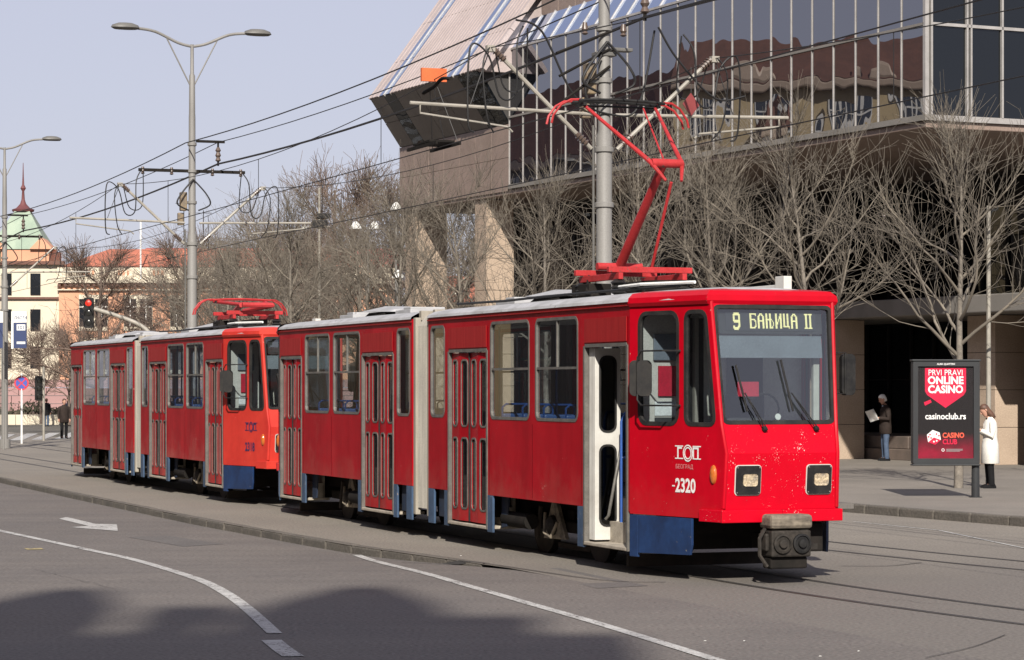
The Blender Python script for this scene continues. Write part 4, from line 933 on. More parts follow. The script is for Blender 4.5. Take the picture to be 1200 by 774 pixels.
# ---------------------------------------------------------------- houses across the street: they stand in the facade's reflection and shade the foreground
M_ochre = pm('ochre_render', (0.52, 0.41, 0.24), (0.45, 0.35, 0.20), 0.6, 0.85)
M_tile = pm('brown_roof_tile', (0.14, 0.065, 0.046), (0.10, 0.05, 0.038), 0.7, 0.85, bump=0.4, bscale=8)
M_win = pm('white_joinery', (0.7, 0.68, 0.63), None, 3, 0.5)
G_win = glass('house_glazing', None, 0.10, 0.02, dark=(0.012, 0.014, 0.017), wav=0.01)
def house(name, label, x, y, rz, L_, depth, zw, zr, cat='building', wall=M_ochre, dormers=(), floors=2):
    h = empty(name, (x, y, 0), R(rz), label, cat)                # local x along the front, local y away from it
    m = MB(); m.box(0, L_, 0.0, depth, -0.2, zw); m.build('wall', wall, h)
    m = MB(); m.box(-0.3, L_ + 0.3, -0.5, 0.1, zw - 0.5, zw); m.box(-0.1, L_ + 0.1, -0.2, 0.05, zw - 3.6, zw - 3.3); m.build('cornice', M_granL, h, bevel=0.1)
    m = MB(); m.hexa([(-0.3, -0.5, zw), (L_ + 0.3, -0.5, zw), (L_ + 0.3, depth, zw), (-0.3, depth, zw), (0.6, 2.6, zr), (L_ - 0.6, 2.6, zr), (L_ - 0.6, depth - 2, zr), (0.6, depth - 2, zr)]); m.build('roof', M_tile, h)
    n = int(L_ / 3.4)
    for f in range(floors):
        for i in range(n):
            xx = (i + 0.5) * L_ / n; z1 = zw - 0.95 - f * 3.6; z0 = z1 - 1.9
            w_ = empty('window', (0, 0, 0)); w_.parent = h
            m = MB(); m.box(xx - 0.95, xx + 0.95, -0.02, 0.02, z0, z1); m.build('pane', G_win, w_)
            m = MB()
            for a in (-0.9, -0.3, 0.3, 0.9): m.box(xx + a - 0.08, xx + a + 0.08, -0.07, -0.02, z0, z1)
            m.box(xx - 0.95, xx + 0.95, -0.065, -0.022, z0 + 1.2, z0 + 1.3); m.box(xx - 0.95, xx + 0.95, -0.18, -0.0, z0 - 0.12, z0); m.build('frame', M_win, w_)
    for a in dormers:
        m = MB(); m.hexa([(a - 1.4, -0.5, zw), (a + 1.4, -0.5, zw), (a + 1.4, 1.6, zw), (a - 1.4, 1.6, zw), (a - 0.9, -0.4, zw + 0.9), (a + 0.9, -0.4, zw + 0.9), (a + 0.9, 1.6, zw + 0.9), (a - 0.9, 1.6, zw + 0.9)]); m.build('gable', M_granL, h, bevel=0.2)
    return h
house('corner_house', 'ochre house with brown tiled roof, mirrored in the right half of the glass facade', -60.5, 98.5, 56.5, 14.5, 12, 18.6, 21.2, dormers=(3.5, 10.5))
house('tenement', 'brown roofed tenement mirrored in the left half of the glass facade', -55, 106, 105, 40, 12, 16.0, 20.6, wall=pm('dun_render', (0.2, 0.18, 0.16), None, 1, 0.9))
house('dark_tower_house', 'tall dark house front mirrored next to the corner of the glass facade', -66.5, 90.5, 56.5, 5.5, 8, 29.0, 30.5, wall=pm('dark_render', (0.06, 0.055, 0.05), None, 1, 0.9))  # plain wall in one even dark tone
M_shade = pm('grey_stucco', (0.22, 0.2, 0.175), (0.18, 0.165, 0.145), 0.5, 0.9)
for i, (s0, L_, zz) in enumerate(((-34, 22, 17), (-10, 24, 19), (16, 22, 18), (40, 22, 20))):
    x, y = sc(s0, -25)
    house('terrace_house', ['grey terrace house across the street, nearest the viewer, out of frame left', 'second grey terrace house across the street, out of frame left', 'third grey terrace house across the street, mirrored in the tram side', 'fourth grey terrace house across the street, mirrored in the tram windows'][i], x, y, 110.2, L_ - 0.5, 12, zz, zz + 3.5, wall=M_shade)
BH = empty('apartment_block', (0.75, -25.4, 0), 0, 'tall apartment block behind the viewer whose shadow falls over the foreground', 'building')
hB = 31.4
m = MB(); m.box(-46, 0, -16, 0, -0.2, hB); m.build('wall', M_ochre, BH)
m = MB(); m.box(-46.3, 0.3, -16.3, 0.3, hB, hB + 0.4); m.build('parapet', M_granL, BH)
for i, (x, r, h) in enumerate(((-5.3, 0.95, 5.0), (-2.3, 1.05, 5.2))):  # unseen domes, sized to cast the two rounded shadows on the road
    m = MB(); m.lathe([(r, hB + 0.4), (r * 0.98, hB + 0.4 + h * 0.4), (r * 0.8, hB + h * 0.7), (r * 0.35, hB + h * 0.95), (0.05, hB + h)], 16, Matrix.Translation((x, -1.6, 0))); m.build('shadow_dome', M_tile, BH, smooth=40)
for i, (x, w, h) in enumerate(((-3.75, 0.35, 2.6), (-8.2, 0.8, 2.2), (-6.9, 0.25, 3.4), (-0.9, 0.3, 1.9), (-11, 1.0, 2.0))):  # unseen blocks added to break up the roof's shadow edge
    m = MB(); m.box(x - w, x + w, -2.4, -1.2, hB + 0.4, hB + 0.4 + h); m.box(x - w - 0.1, x + w + 0.1, -2.5, -1.1, hB + 0.4 + h, hB + 0.6 + h); m.build('shadow_stack', M_tile, BH)
for f in range(9):
    for i in range(12):
        x = -44.5 + i * 3.7; z0 = 1.2 + f * 3.45
        m = MB(); m.box(x, x + 1.5, -0.02, 0.03, z0, z0 + 1.9); w_ = m.build('window', G_win, BH)
        m = MB(); m.box(x - 0.1, x + 1.6, 0.03, 0.09, z0 - 0.12, z0); m.box(x + 0.7, x + 0.8, 0.03, 0.06, z0, z0 + 1.9); m.build('frame', M_win, w_)

# ---------------------------------------------------------------- pink house with green spire in the distance
M_salm = pm('salmon_render', (0.54, 0.28, 0.17), (0.48, 0.25, 0.155), 0.5, 0.85)
M_crm = pm('cream_render', (0.58, 0.52, 0.40), (0.52, 0.46, 0.36), 0.5, 0.85)
M_rose = pm('rose_stone', (0.34, 0.20, 0.19), (0.28, 0.17, 0.16), 0.8, 0.85)
M_rtile = pm('red_roof_tile', (0.40, 0.13, 0.075), (0.33, 0.105, 0.065), 0.4, 0.85, bump=0.3, bscale=6)
M_cop = pm('copper_patina', (0.27, 0.33, 0.25), (0.20, 0.26, 0.20), 1.0, 0.7, stretch=(1, 1, 0.2))
M_finial = pm('finial_red', (0.13, 0.04, 0.04), None, 2, 0.7)
PH = empty('spired_house', (-30.0, 178, 0), R(2), 'salmon and cream house with red roof and green copper spire behind the trees', 'building')
def hp(m, name, mat, parent=PH, **k): return m.build(name, mat, parent, **k)
zc = 9.3
m = MB(); m.box(-1.5, 22, 0, 16, 2.6, zc); hp(m, 'wall', M_salm)
m = MB(); m.box(-8.5, -1.5, 0.6, 16, 2.6, 10.6); hp(m, 'wall', M_crm)
for j in range(5):
    for i in range(16):
        m = MB(); a = -8.6 + i * 1.92 + (0.5 if j % 2 else 0); m.box(a + 0.02, a + 1.9, -0.12, 0.6, -0.2 + j * 0.56 + 0.02, -0.2 + (j + 1) * 0.56 - 0.02); hp(m, 'base_stone', M_rose)
m = MB(); m.box(-1.7, 22.2, -0.5, 0.1, zc, zc + 0.28); m.box(-1.6, 22.1, -0.25, 0.05, zc - 0.5, zc - 0.42); hp(m, 'cornice', M_crm)
for i in range(60):
    m = MB(); a = -1.5 + i * 0.4; m.box(a, a + 0.18, -0.4, 0, zc - 0.22, zc - 0.02); hp(m, 'dentil', M_tile)
m = MB(); m.box(-1.6, 22, -0.05, 0.25, zc + 0.3, zc + 1.1); hp(m, 'parapet', M_crm)
for i in range(9):
    m = MB(); a = 0.2 + i * 2.4
    for k in range(3): m.box(a + k * 0.3, a + k * 0.3 + 0.16, -0.07, 0.0, zc + 0.55, zc + 0.9)
    hp(m, 'parapet_grille', M_salm)
m = MB(); m.hexa([(-1.5, 0.6, zc + 1.2), (22, 0.6, zc + 1.2), (22, 9, zc + 1.2), (-1.5, 9, zc + 1.2), (1.5, 4.2, zc + 2.6), (18, 4.2, zc + 2.6), (18, 8, zc + 2.6), (1.5, 8, zc + 2.6)]); hp(m, 'roof', M_rtile)
m = MB(); m.hexa([(2, 8.2, zc + 1.6), (24, 8.2, zc + 1.6), (24, 15, zc + 1.6), (2, 15, zc + 1.6), (3.5, 10, zc + 3.0), (23, 10, zc + 3.0), (23, 13, zc + 3.0), (3.5, 13, zc + 3.0)]); hp(m, 'roof', pm('maroon_roof_tile', (0.30, 0.085, 0.075), None, 0.5, 0.85))
for xx in (0.9, 4.0, 7.2, 10.4, 13.6, 16.8):
    for z0, z1 in ((6.3, 8.2), (3.3, 5.2)):
        w_ = empty('window', (0, 0, 0)); w_.parent = PH
        m = MB(); m.box(xx - 1.0, xx + 1.0, -0.10, 0.02, z0 - 0.3, z1 + 0.3); hp(m, 'surround', M_crm, w_)
        for k in (-1, 1):
            m = MB(); m.box(xx + k * 0.55 - 0.42, xx + k * 0.55 + 0.42, -0.14, -0.10, z0, z1); hp(m, 'pane', G_win, w_)
            m = MB(); m.box(xx + k * 0.55 - 0.04, xx + k * 0.55 + 0.04, -0.18, -0.14, z0, z1); m.box(xx + k * 0.55 - 0.42, xx + k * 0.55 + 0.42, -0.18, -0.14, z1 - 0.6, z1 - 0.5); hp(m, 'glazing_bar', M_win, w_)
for z0 in (3.4, 6.0, 8.5):
    for xx in (-7, -5.2, -3.2):
        m = MB(); m.box(xx - 0.35, xx + 0.35, 0.52, 0.6, z0, z0 + 1.5); hp(m, 'tower_window', G_win)
m = MB(); m.box(-8.8, -1.2, 0.2, 1.2, 10.6, 10.85); m.box(-8.7, -1.3, 0.4, 1.1, 8.2, 8.35); hp(m, 'tower_cornice', M_tile)
m = MB(); m.box(-6.5, -2.3, 0.8, 7, 10.85, 11.75); hp(m, 'tower_drum', M_salm)
m = MB(); m.hexa([(-6.5, 0.7, 11.7), (-2.3, 0.7, 11.7), (-2.3, 5, 11.7), (-6.5, 5, 11.7), (-4.9, 2.3, 14.5), (-3.9, 2.3, 14.5), (-3.9, 3.3, 14.5), (-4.9, 3.3, 14.5)]); sp = hp(m, 'spire', M_cop)
for s1 in (-1, 1):                               # small gables at the spire's foot
    m = MB(); cx = -4.4 + s1 * 1.6; m.hexa([(cx - 0.8, 0.5, 11.7), (cx + 0.8, 0.5, 11.7), (cx + 0.8, 3, 11.7), (cx - 0.8, 3, 11.7), (cx - 0.05, 0.55, 12.5), (cx + 0.05, 0.55, 12.5), (cx + 0.05, 3, 12.5), (cx - 0.05, 3, 12.5)]); m.build('gable', M_salm, sp)
m = MB(); m.lathe([(0.75, 14.45), (0.8, 14.6), (0.5, 14.7), (0.22, 15.0), (0.12, 15.3), (0.08, 15.9), (0.2, 16.1), (0.08, 16.35), (0.05, 16.9), (0.02, 17.9)], 10, Matrix.Translation((-4.4, 2.8, 0))); m.build('finial', M_finial, sp, smooth=40)
m = MB(); m.cyl((4.2, -0.3, zc + 0.3), (4.2, -0.3, zc + 4.4), 0.06, 6); hp(m, 'flagpole', M_paper)
for a, b in ((8.0, 5.5), (6.6, 6.2)):
    m = MB(); m.cyl((a, 6, zc + 3), (a, 6, zc + b), 0.03, 5); m.cyl((a - 0.6, 6, zc + b - 0.2), (a + 0.6, 6, zc + b - 0.2), 0.02, 5); hp(m, 'roof_aerial', M_dark)
# dusty green office in the haze at the far left and a low distant ridge of houses
for i, (x, y, w, h, c) in enumerate(((-66, 190, 24, 9.5, (0.5, 0.44, 0.36)), (-8, 215, 30, 9, (0.42, 0.3, 0.24)))):
    h_ = empty('town_house', (x, y, 0), 0, ['pale far house partly hidden at the left picture edge', 'plain distant house behind the thicket of bare trees'][i], 'building')
    m = MB(); m.box(0, w, 0, 10, -0.2, h); m.build('wall', pm('far_render_%d' % i, c, None, 0.4, 0.9), h_)
    m = MB(); m.hexa([(-0.4, -0.4, h), (w + 0.4, -0.4, h), (w + 0.4, 10.4, h), (-0.4, 10.4, h), (2, 4.5, h + 2.6), (w - 2, 4.5, h + 2.6), (w - 2, 5.5, h + 2.6), (2, 5.5, h + 2.6)]); m.build('roof', M_rtile, h_)
    for f in range(3):
        for k in range(int(w / 3)):
            m = MB(); m.box(1 + k * 3, 2.1 + k * 3, -0.05, 0, 1 + f * 2.9, 2.7 + f * 2.9); m.build('window', G_win, h_)
# ---------------------------------------------------------------- trees without leaves
M_bark = pm('pale_bark', (0.19, 0.165, 0.135), (0.11, 0.096, 0.08), 4, 0.85, fine=0.25, bscale=30)
M_twig = pm('tan_twigs', (0.19, 0.163, 0.128), (0.09, 0.077, 0.062), 1.2, 0.8, fine=0.1)
M_bark2 = pm('brown_bark', (0.13, 0.095, 0.075), (0.09, 0.068, 0.055), 2, 0.9, fine=0.2, bscale=20)
M_twig2 = pm('brown_twigs', (0.15, 0.105, 0.08), (0.11, 0.078, 0.062), 1.0, 0.85, fine=0.1)
def branch(rnd, mb, p, d, L, r0, r1, n, up, wob, sides):
    pts = [Vector(p)]; d = Vector(d).normalized(); st = L / n
    for i in range(n):
        d = (d + Vector((rnd.gauss(0, wob), rnd.gauss(0, wob), rnd.gauss(0, wob) + up))).normalized()
        pts.append(pts[-1] + d * st)
    mb.tube(pts, [r0 + (r1 - r0) * i / n for i in range(n + 1)], sides, cap=False)
    return pts
def along(pts, t):
    k = (len(pts) - 1) * t; i = min(int(k), len(pts) - 2); f = k - i
    return pts[i].lerp(pts[i + 1], f), (pts[i + 1] - pts[i]).normalized()
def side_dir(rnd, d, ang):
    a = d.orthogonal().normalized(); b = d.cross(a); t = rnd.uniform(0, 2 * math.pi)
    return d * math.cos(ang) + (a * math.cos(t) + b * math.sin(t)) * math.sin(ang)
def bare_tree(seed, H, trunk_h, r, limbs, subs, twigs, spread, lift, tw_len, rtip, levels=3):
    rnd = random.Random(seed); tb = MB(); cb = MB()
    tp = branch(rnd, tb, (0, 0, -0.1), (rnd.gauss(0, .02), rnd.gauss(0, .02), 1), H * 0.86, r, r * 0.16, 10, 0.02, 0.035, 8)
    for i in range(limbs):
        t = (trunk_h / (H * 0.86)) + (1 - trunk_h / (H * 0.86)) * (i / limbs) ** 1.15 * 0.95
        p, d = along(tp, min(t, 0.98)); az = i * 2.4 + rnd.uniform(-0.4, 0.4)
        el = R(spread + rnd.uniform(-12, 14) + 18 * i / limbs); dd = Vector((math.cos(az) * math.cos(el), math.sin(az) * math.cos(el), math.sin(el)))
        L = (H - p.z) * rnd.uniform(0.62, 0.86) * (1.0 if i > 2 else 0.9); rr = r * (0.44 - 0.24 * i / limbs)
        lp = branch(rnd, cb, p, dd, max(L, 0.8), rr, 0.006, 9, lift, 0.13, 5)
        for j in range(subs):
            t2 = rnd.uniform(0.12, 0.97); q, d2 = along(lp, t2); sd = side_dir(rnd, d2, R(rnd.uniform(25, 55))); sd.z += 0.12
            L2 = L * rnd.uniform(0.25, 0.5) * (1.1 - 0.5 * t2); sp_ = branch(rnd, cb, q, sd, L2, max(0.006, rr * 0.32 * (1 - t2 * 0.6)), rtip, 5, lift * 0.8, 0.13, 4)
            for k in range(twigs):
                t3 = rnd.uniform(0.1, 1.0); q3, d3 = along(sp_, t3); s3 = side_dir(rnd, d3, R(rnd.uniform(20, 50))); s3.z += 0.15
                tpnt = branch(rnd, cb, q3, s3, tw_len * rnd.uniform(0.5, 1.2), rtip * 1.25, rtip * 0.8, 3, lift * 0.6, 0.15, 3)
                if levels > 3 and rnd.random() < 0.6:
                    q4, d4 = along(tpnt, rnd.uniform(0.3, 0.9)); branch(rnd, cb, q4, side_dir(rnd, d4, R(35)), tw_len * 0.5, rtip, rtip * 0.7, 2, 0.03, 0.1, 3)
        for k in range(twigs * 3):
            q3, d3 = along(lp, rnd.uniform(0.25, 1.0)); s3 = side_dir(rnd, d3, R(rnd.uniform(20, 45))); s3.z += 0.15
            branch(rnd, cb, q3, s3, tw_len * rnd.uniform(0.7, 1.5), rtip * 1.5, rtip * 0.8, 3, lift * 0.6, 0.09, 3)
    for k in range(14):
        q3, d3 = along(tp, rnd.uniform(0.6, 1.0)); branch(rnd, cb, q3, side_dir(rnd, d3, R(35)), tw_len * 1.4, 0.01, rtip, 3, 0.05, 0.08, 3)
    return tb, cb
def tree_proto(seed, mats, **k):
    tb, cb = bare_tree(seed, **k)
    a = tb.mesh('trunk'); a.materials.append(mats[0]); a.shade_smooth(); b = cb.mesh('crown'); b.materials.append(mats[1]); b.shade_smooth(); return a, b
ST = [tree_proto(s, (M_bark, M_twig), H=h, trunk_h=th, r=0.10, limbs=15, subs=9, twigs=4, spread=31, lift=0.06, tw_len=1.0, rtip=0.0043) for s, h, th in ((11, 8.2, 2.6), (23, 8.6, 2.5), (37, 7.9, 2.4), (51, 8.4, 2.7))]
BT = [tree_proto(s, (M_bark2, M_twig2), H=h, trunk_h=3.0, r=0.32, limbs=15, subs=12, twigs=8, spread=25, lift=0.02, tw_len=1.5, rtip=0.012, levels=4) for s, h in ((71, 14.0), (83, 13.0))]
MT = [tree_proto(s, (M_bark2, M_twig2), H=h, trunk_h=1.9, r=0.13, limbs=12, subs=9, twigs=6, spread=30, lift=0.04, tw_len=1.1, rtip=0.011) for s, h in ((91, 8.0), (97, 7.4))]
def plant(proto, name, x, y, z, rz, sc_, label, group):
    o = empty(name, (x, y, z), rz, label, 'tree', group); o.scale = (sc_,) * 3
    for me, n in zip(proto, ('trunk', 'crown')):
        c = bpy.data.objects.new(n, me); col.objects.link(c); c.parent = o
    return o
rnd = random.Random(4)
ORD = ['first', 'second', 'third', 'fourth', 'fifth', 'sixth', 'seventh', 'eighth', 'ninth', 'tenth', 'eleventh', 'twelfth', 'thirteenth', 'fourteenth', 'fifteenth', 'sixteenth', 'seventeenth', 'eighteenth', 'nineteenth', 'twentieth']
base = Vector((8.72, 50.0)); step = Vector((-0.4226, 0.9063)) * 4.62
plant(ST[1], 'street_tree', 13.5, 50.5, 0.14, 1.0, 0.95, 'bare street tree cut by the right picture edge, beyond the woman in white', 'bare street trees in a row before the office building')
for i in range(11):
    p = base + step * i; k = 0 if i == 0 else i
    if i >= 6: p = p + Vector((rnd.uniform(-0.8, 0.8), rnd.uniform(-0.5, 0.5)))
    lab = 'bare street tree rising straight behind the casino billboard' if i == 0 else 'bare pale street tree, %s to the left of the one behind the billboard' % ORD[i - 1]
    plant(ST[(i * 3) % 4], 'street_tree', p.x, p.y, 0.14, rnd.uniform(0, 6.28), rnd.uniform(0.94, 1.08), lab, 'bare street trees in a row before the office building')
b2 = Vector((-1.2, 82.0))
for i in range(7):
    p = b2 + Vector((-0.40, 0.92)) * 5.0 * i + Vector((rnd.uniform(-1, 1), rnd.uniform(-1, 1)))
    plant(ST[(i * 3 + 1) % 4], 'street_tree', p.x, p.y, 0.14, rnd.uniform(0, 6.28), rnd.uniform(0.98, 1.12), 'bare tree of the back row in the thicket, %s from the granite columns' % ORD[i], 'bare trees in the back row of the thicket')
for i, (X_, Y_, k, s_) in enumerate(((-9.0, 128, 0, 1.0), (-4.8, 122, 1, 0.95), (-16.5, 134, 1, 0.82), (-20.6, 128, 0, 0.70), (-12, 150, 1, 0.9), (-13, 146, 0, 0.86))):
    plant(BT[k], 'old_tree', X_, Y_, 0, i * 1.3, s_, ['tall dark bare tree above the thicket left of the office building', 'tall dark bare tree whose crown meets the granite soffit', 'dark spreading bare tree just right of the lamp post pole', 'dark bare tree in front of the red roof, left of the lamp post pole',
         'dark bare tree farthest back above the rear tram', 'dark bare tree peeping over the middle of the thicket'][i], 'old dark trees behind')
for i, (X_, Y_, k, s_) in enumerate(((-27.6, 150, 0, 0.72), (-25.2, 146, 1, 0.8), (-22.6, 152, 0, 0.78), (-29.8, 144, 1, 0.7))):
    plant(MT[k], 'young_tree', X_, Y_, 0, i * 2.1, s_, ['young bare tree before the cream tower of the spired house', 'young bare tree left of the red traffic light', 'young bare tree directly behind the red traffic light', 'young bare tree at the bus stop flag by the left edge'][i], 'young trees by the crossing')

# ---------------------------------------------------------------- catenary poles, lamps and wires
M_pole = pm('pole_grey', (0.2025, 0.195, 0.1837), (0.1575, 0.15, 0.1387), 2, 0.6, fine=0.12, stretch=(1, 1, 0.2))
M_wire = pm('wire_black', (0.016, 0.015, 0.015), None, 3, 0.6)
M_tubeg = pm('strut_galvanised', (0.304, 0.28, 0.24), (0.216, 0.2, 0.168), 3, 0.55, fine=0.15)
M_lamp = pm('lamp_grey', (0.12, 0.115, 0.105), None, 3, 0.5)
M_ins = pm('insulator_brown', (0.10, 0.07, 0.055), None, 3, 0.35)
PC = 1.75; POLES = (0.157, 26.3, 54.6); ZW, ZM = 5.74, 6.95; TC = (0.0, 3.5)
CONTACT = [[], []]
def pole(s, label, lamps):
    x, y = sc(s, PC); o = empty('catenary_pole', (x, y, 0), TR, label, 'pole', 'catenary poles between the tracks')   # local y across the tracks
    m = MB(); m.lathe([(0.2, 0), (0.2, 0.3), (0.118, 0.32), (0.112, 5.75), (0.088, 5.82), (0.08, 8.6), (0.075, 8.7), (0.07, 9.6), (0.045, 9.65), (0.04, 10.35)], 20); m.build('shaft', M_pole, o, smooth=40)
    for z, r in ((4.75, 0.125), (5.55, 0.125), (7.3, 0.1), (7.95, 0.095), (6.55, 0.1)):
        m = MB(); m.lathe([(r, z - 0.04), (r + 0.015, z - 0.03), (r + 0.015, z + 0.03), (r, z + 0.04)], 16); m.build('clamp', M_pole, o, smooth=40)
    for sd in (-1, 1):
        c = sd * 1.75
        m = MB(); m.tube([(0, sd * 0.2, 5.56), (0, c - sd * 0.1, ZM - 0.06)], 0.032, 8); st = m.build('strut', M_tubeg, o, smooth=40)
        for f in (0.06, 0.93):
            p = Vector((0, sd * 0.2, 5.56)).lerp(Vector((0, c - sd * 0.1, ZM - 0.06)), f); d = (Vector((0, c - sd * 0.1, ZM - 0.06)) - Vector((0, sd * 0.2, 5.56))).normalized()
            m = MB()
            for k in range(4): q = p + d * (k * 0.05); m.tube([q, q + d * 0.012], [0.06, 0.06], 10); 
            m.tube([p - d * 0.02, p + d * 0.2], 0.04, 8); m.build('insulator', M_ins, st, smooth=40)
        m = MB(); m.tube([(0, sd * 0.18, 6.06), (0, c + sd * 1.2, 6.12)], 0.026, 8); m.build('registration_tube', M_tubeg, o, smooth=40)
        m = MB(); m.tube([(0, c + sd * 1.05, 6.11), (0, c + sd * 1.05, 5.98), (0.02, c - sd * 0.25, 5.83), (0.02, c - sd * 0.33, ZW + 0.02)], 0.016, 6); m.build('steady_arm', M_tubeg, o, smooth=40)
        m = MB(); m.tube([(0, c + sd * 0.3, 6.13), (0, c, ZM)], 0.008, 5); m.build('stay_wire', M_wire, o)
        m = MB(); m.box(-0.05, 0.05, c - 0.06, c + 0.06, ZM - 0.06, ZM + 0.03); m.build('suspension_clamp', M_tubeg, o)
        # slack feeder loops
        a = c - sd * 0.05
        m = MB(); m.tube(dens([(0, sd * 1.25, 7.28), (0.1, a - sd * 0.32, 7.0), (0.15, a - sd * 0.28, 6.3), (0.12, a - sd * 0.05, 6.25), (0.1, a + sd * 0.1, 6.8), (0.1, a + sd * 0.35, 6.98), (0.1, a + sd * 0.42, 6.6), (0.05, a + sd * 0.4, 5.85), (0.0, a + sd * 0.3, ZW)], 6), 0.014, 6); m.build('feeder_loop', M_wire, o, smooth=60)
        m = MB(); m.tube(dens([(0.05, a - sd * 0.5, 7.25), (-0.1, a - sd * 0.5, 6.45), (-0.1, a - sd * 0.2, 6.4), (0, a, 6.95), (0.12, a + sd * 0.2, 6.7), (0.1, a + sd * 0.14, 6.0), (0, a, ZW)], 6), 0.012, 6); m.build('feeder_loop', M_wire, o, smooth=60)
        m = MB(); m.tube(dens([(0.12, 0, 7.1), (0.2, sd * 0.3, 6.75), (0.18, sd * 0.4, 6.5), (0.15, sd * 0.12, 6.35)], 6), 0.02, 6); m.build('feeder_loop', M_wire, o, smooth=60)
    if lamps: m = MB(); m.box(-0.04, 0.04, -1.3, 1.3, 7.27, 7.34); m.build('crossarm', M_dark, o)
    for yy in ((-1.2, -0.5, 0.5, 1.2) if lamps else (-0.3, 0.3)):
        m = MB(); m.lathe([(0.02, 7.2), (0.05, 7.22), (0.03, 7.25), (0.05, 7.28), (0.03, 7.38)], 10, Matrix.Translation((0, yy, 0))); m.build('insulator', M_ins, o, smooth=40)
    m = MB(); m.box(-0.03, 0.03, 0.1, 0.8, 8.0, 8.06); m.box(-0.02, 0.02, 0.62, 0.66, 7.45, 8.0); m.build('side_bracket', M_dark, o)
    m = MB(); m.lathe([(0.03, 7.55), (0.07, 7.58), (0.04, 7.65), (0.07, 7.7), (0.04, 7.78), (0.07, 7.82), (0.03, 7.9)], 10, Matrix.Translation((0, 0.64, 0))); m.build('insulator', M_ins, o, smooth=40)
    m = MB(); m.box(-0.16, 0.02, -0.28, -0.12, 6.35, 6.8); m.box(-0.12, 0.0, -0.34, -0.2, 6.0, 6.3); m.build('section_switch', pm('switch_ochre', (0.22, 0.16, 0.09), (0.12, 0.1, 0.08), 12, 0.7), o, bevel=0.02)
    m = MB(); m.tube([(0.0, -0.16, 0.4), (0.0, -0.17, 5.9)], 0.018, 6); m.build('conduit', M_lamp, o)
    if not lamps:                                # bracket cluster and jumper cables on the pole behind the pantograph
        for z, a in ((7.0, 30), (6.75, 38), (7.25, 24)):
            c_, s_ = math.cos(R(a)), math.sin(R(a)); m = MB(); m.tube([(0.1, 0.05, z), (0.1, -0.85 * c_, z - 0.85 * s_)], 0.022, 6); m.build('bracket_rod', M_dark, o)
        for b_ in ((-0.1, 0.1, -0.16, 0.16, 6.9, 6.96), (-0.08, 0.08, 0.1, 0.42, 6.98, 7.03), (-0.05, 0.05, -0.3, -0.1, 6.5, 6.56)):
            m = MB(); m.box(*b_); m.build('fitting', M_lamp, o, bevel=0.01)
        for q in (((0.1, -1.4, 7.35), (0.1, -1.0, 7.2), (0.1, -0.5, 6.3), (0.1, 0.1, 6.05), (0.1, 0.5, 6.2), (0.1, 0.75, 7.3)), ((0.12, 0.8, 7.35), (0.12, 1.1, 6.9), (0.12, 1.7, 6.35), (0.1, 2.2, 6.4)), ((0.15, -0.1, 6.9), (0.15, -0.35, 6.4), (0.15, -0.2, 6.15), (0.15, 0.1, 6.3))):
            m = MB(); m.tube(dens(q, 6), 0.016, 6); m.build('jumper_cable', M_wire, o, smooth=60)
    if lamps:
        for sd in (-1, 1):
            m = MB(); m.tube(dens([(0, 0, 10.30), (0, sd * 0.35, 10.38), (0, sd * 0.9, 10.62), (0, sd * 1.35, 10.68)], 5), 0.035, 8); am = m.build('lamp_arm', M_pole, o, smooth=40)
            m = MB(); m.tube([(0, sd * 0.04, 9.35), (0, sd * 0.62, 10.48)], 0.018, 6); m.build('brace', M_pole, am)
            m = MB(); Mx = Matrix.Translation((0, sd * 1.62, 10.70)); m.lathe([(0.02, -0.07), (0.16, -0.06), (0.2, -0.02), (0.18, 0.04), (0.1, 0.09), (0.02, 0.10)], 16, Mx, sx=0.8, sy=1.75); m.build('lantern', M_lamp, o, smooth=50)
    return o
pole(POLES[0], 'grey catenary pole rising behind the raised pantograph', False)
pole(POLES[1], 'grey double lamp and catenary pole behind the second tram', True)
pole(POLES[2], 'grey catenary pole at the left picture edge beside the bus stop flag', True)
def sag(s0, s1, c0, z0, c1, z1, d, n=14):
    out = []
    for i in range(n + 1):
        t = i / n; x, y = sc(s0 + (s1 - s0) * t, c0 + (c1 - c0) * t); out.append((x, y, z0 + (z1 - z0) * t - 4 * d * t * (1 - t)))
    return out
SP = [-27, POLES[0], POLES[1], POLES[2], 84, 112]
for t, c in enumerate(TC):
    pts = []; mp_ = []
    for a, b in zip(SP, SP[1:]):
        pts += sag(a, b, c, ZW, c, ZW, 0.02, 6)[:-1]; mp_ += sag(a, b, c, ZM, c, ZM, 0.5, 16)[:-1]
    m = MB(); m.tube(pts, 0.009, 5); tag(m.build('contact_wire', M_wire), ['contact wire above the track the red trams stand on', 'contact wire above the empty far track'][t], 'wire', 'overhead wires')
    m = MB(); m.tube(mp_, 0.008, 5); w_ = tag(m.build('messenger_wire', M_wire), ['sagging messenger wire above the red trams', 'sagging messenger wire above the empty far track'][t], 'wire', 'overhead wires')
    for a, b in zip(SP, SP[1:]):
        for k in (0.2, 0.5, 0.8):
            s = a + (b - a) * k; x, y = sc(s, c); z = ZM - 4 * 0.5 * k * (1 - k); m = MB(); m.tube([(x, y, ZW), (x, y, z)], 0.006, 4); m.build('dropper', M_wire, w_)
FE = ((PC + 0.64, 8.02, 0.011, 'upper thin feeder cable on the pole brackets'), (PC + 0.64, 7.5, 0.024, 'thick black feeder cable below the pole brackets'), (PC - 0.16, 7.98, 0.014, 'feeder cable on the near side of the pole tops'))
for c, z, r, lab in FE:
    pts = []
    for a, b in zip(SP, SP[1:]): pts += sag(a, b, c, z, c, z, 0.2, 12)[:-1]
    m = MB(); m.tube(pts, r, 5); tag(m.build('feeder_cable', M_wire), lab, 'cable', 'overhead wires')
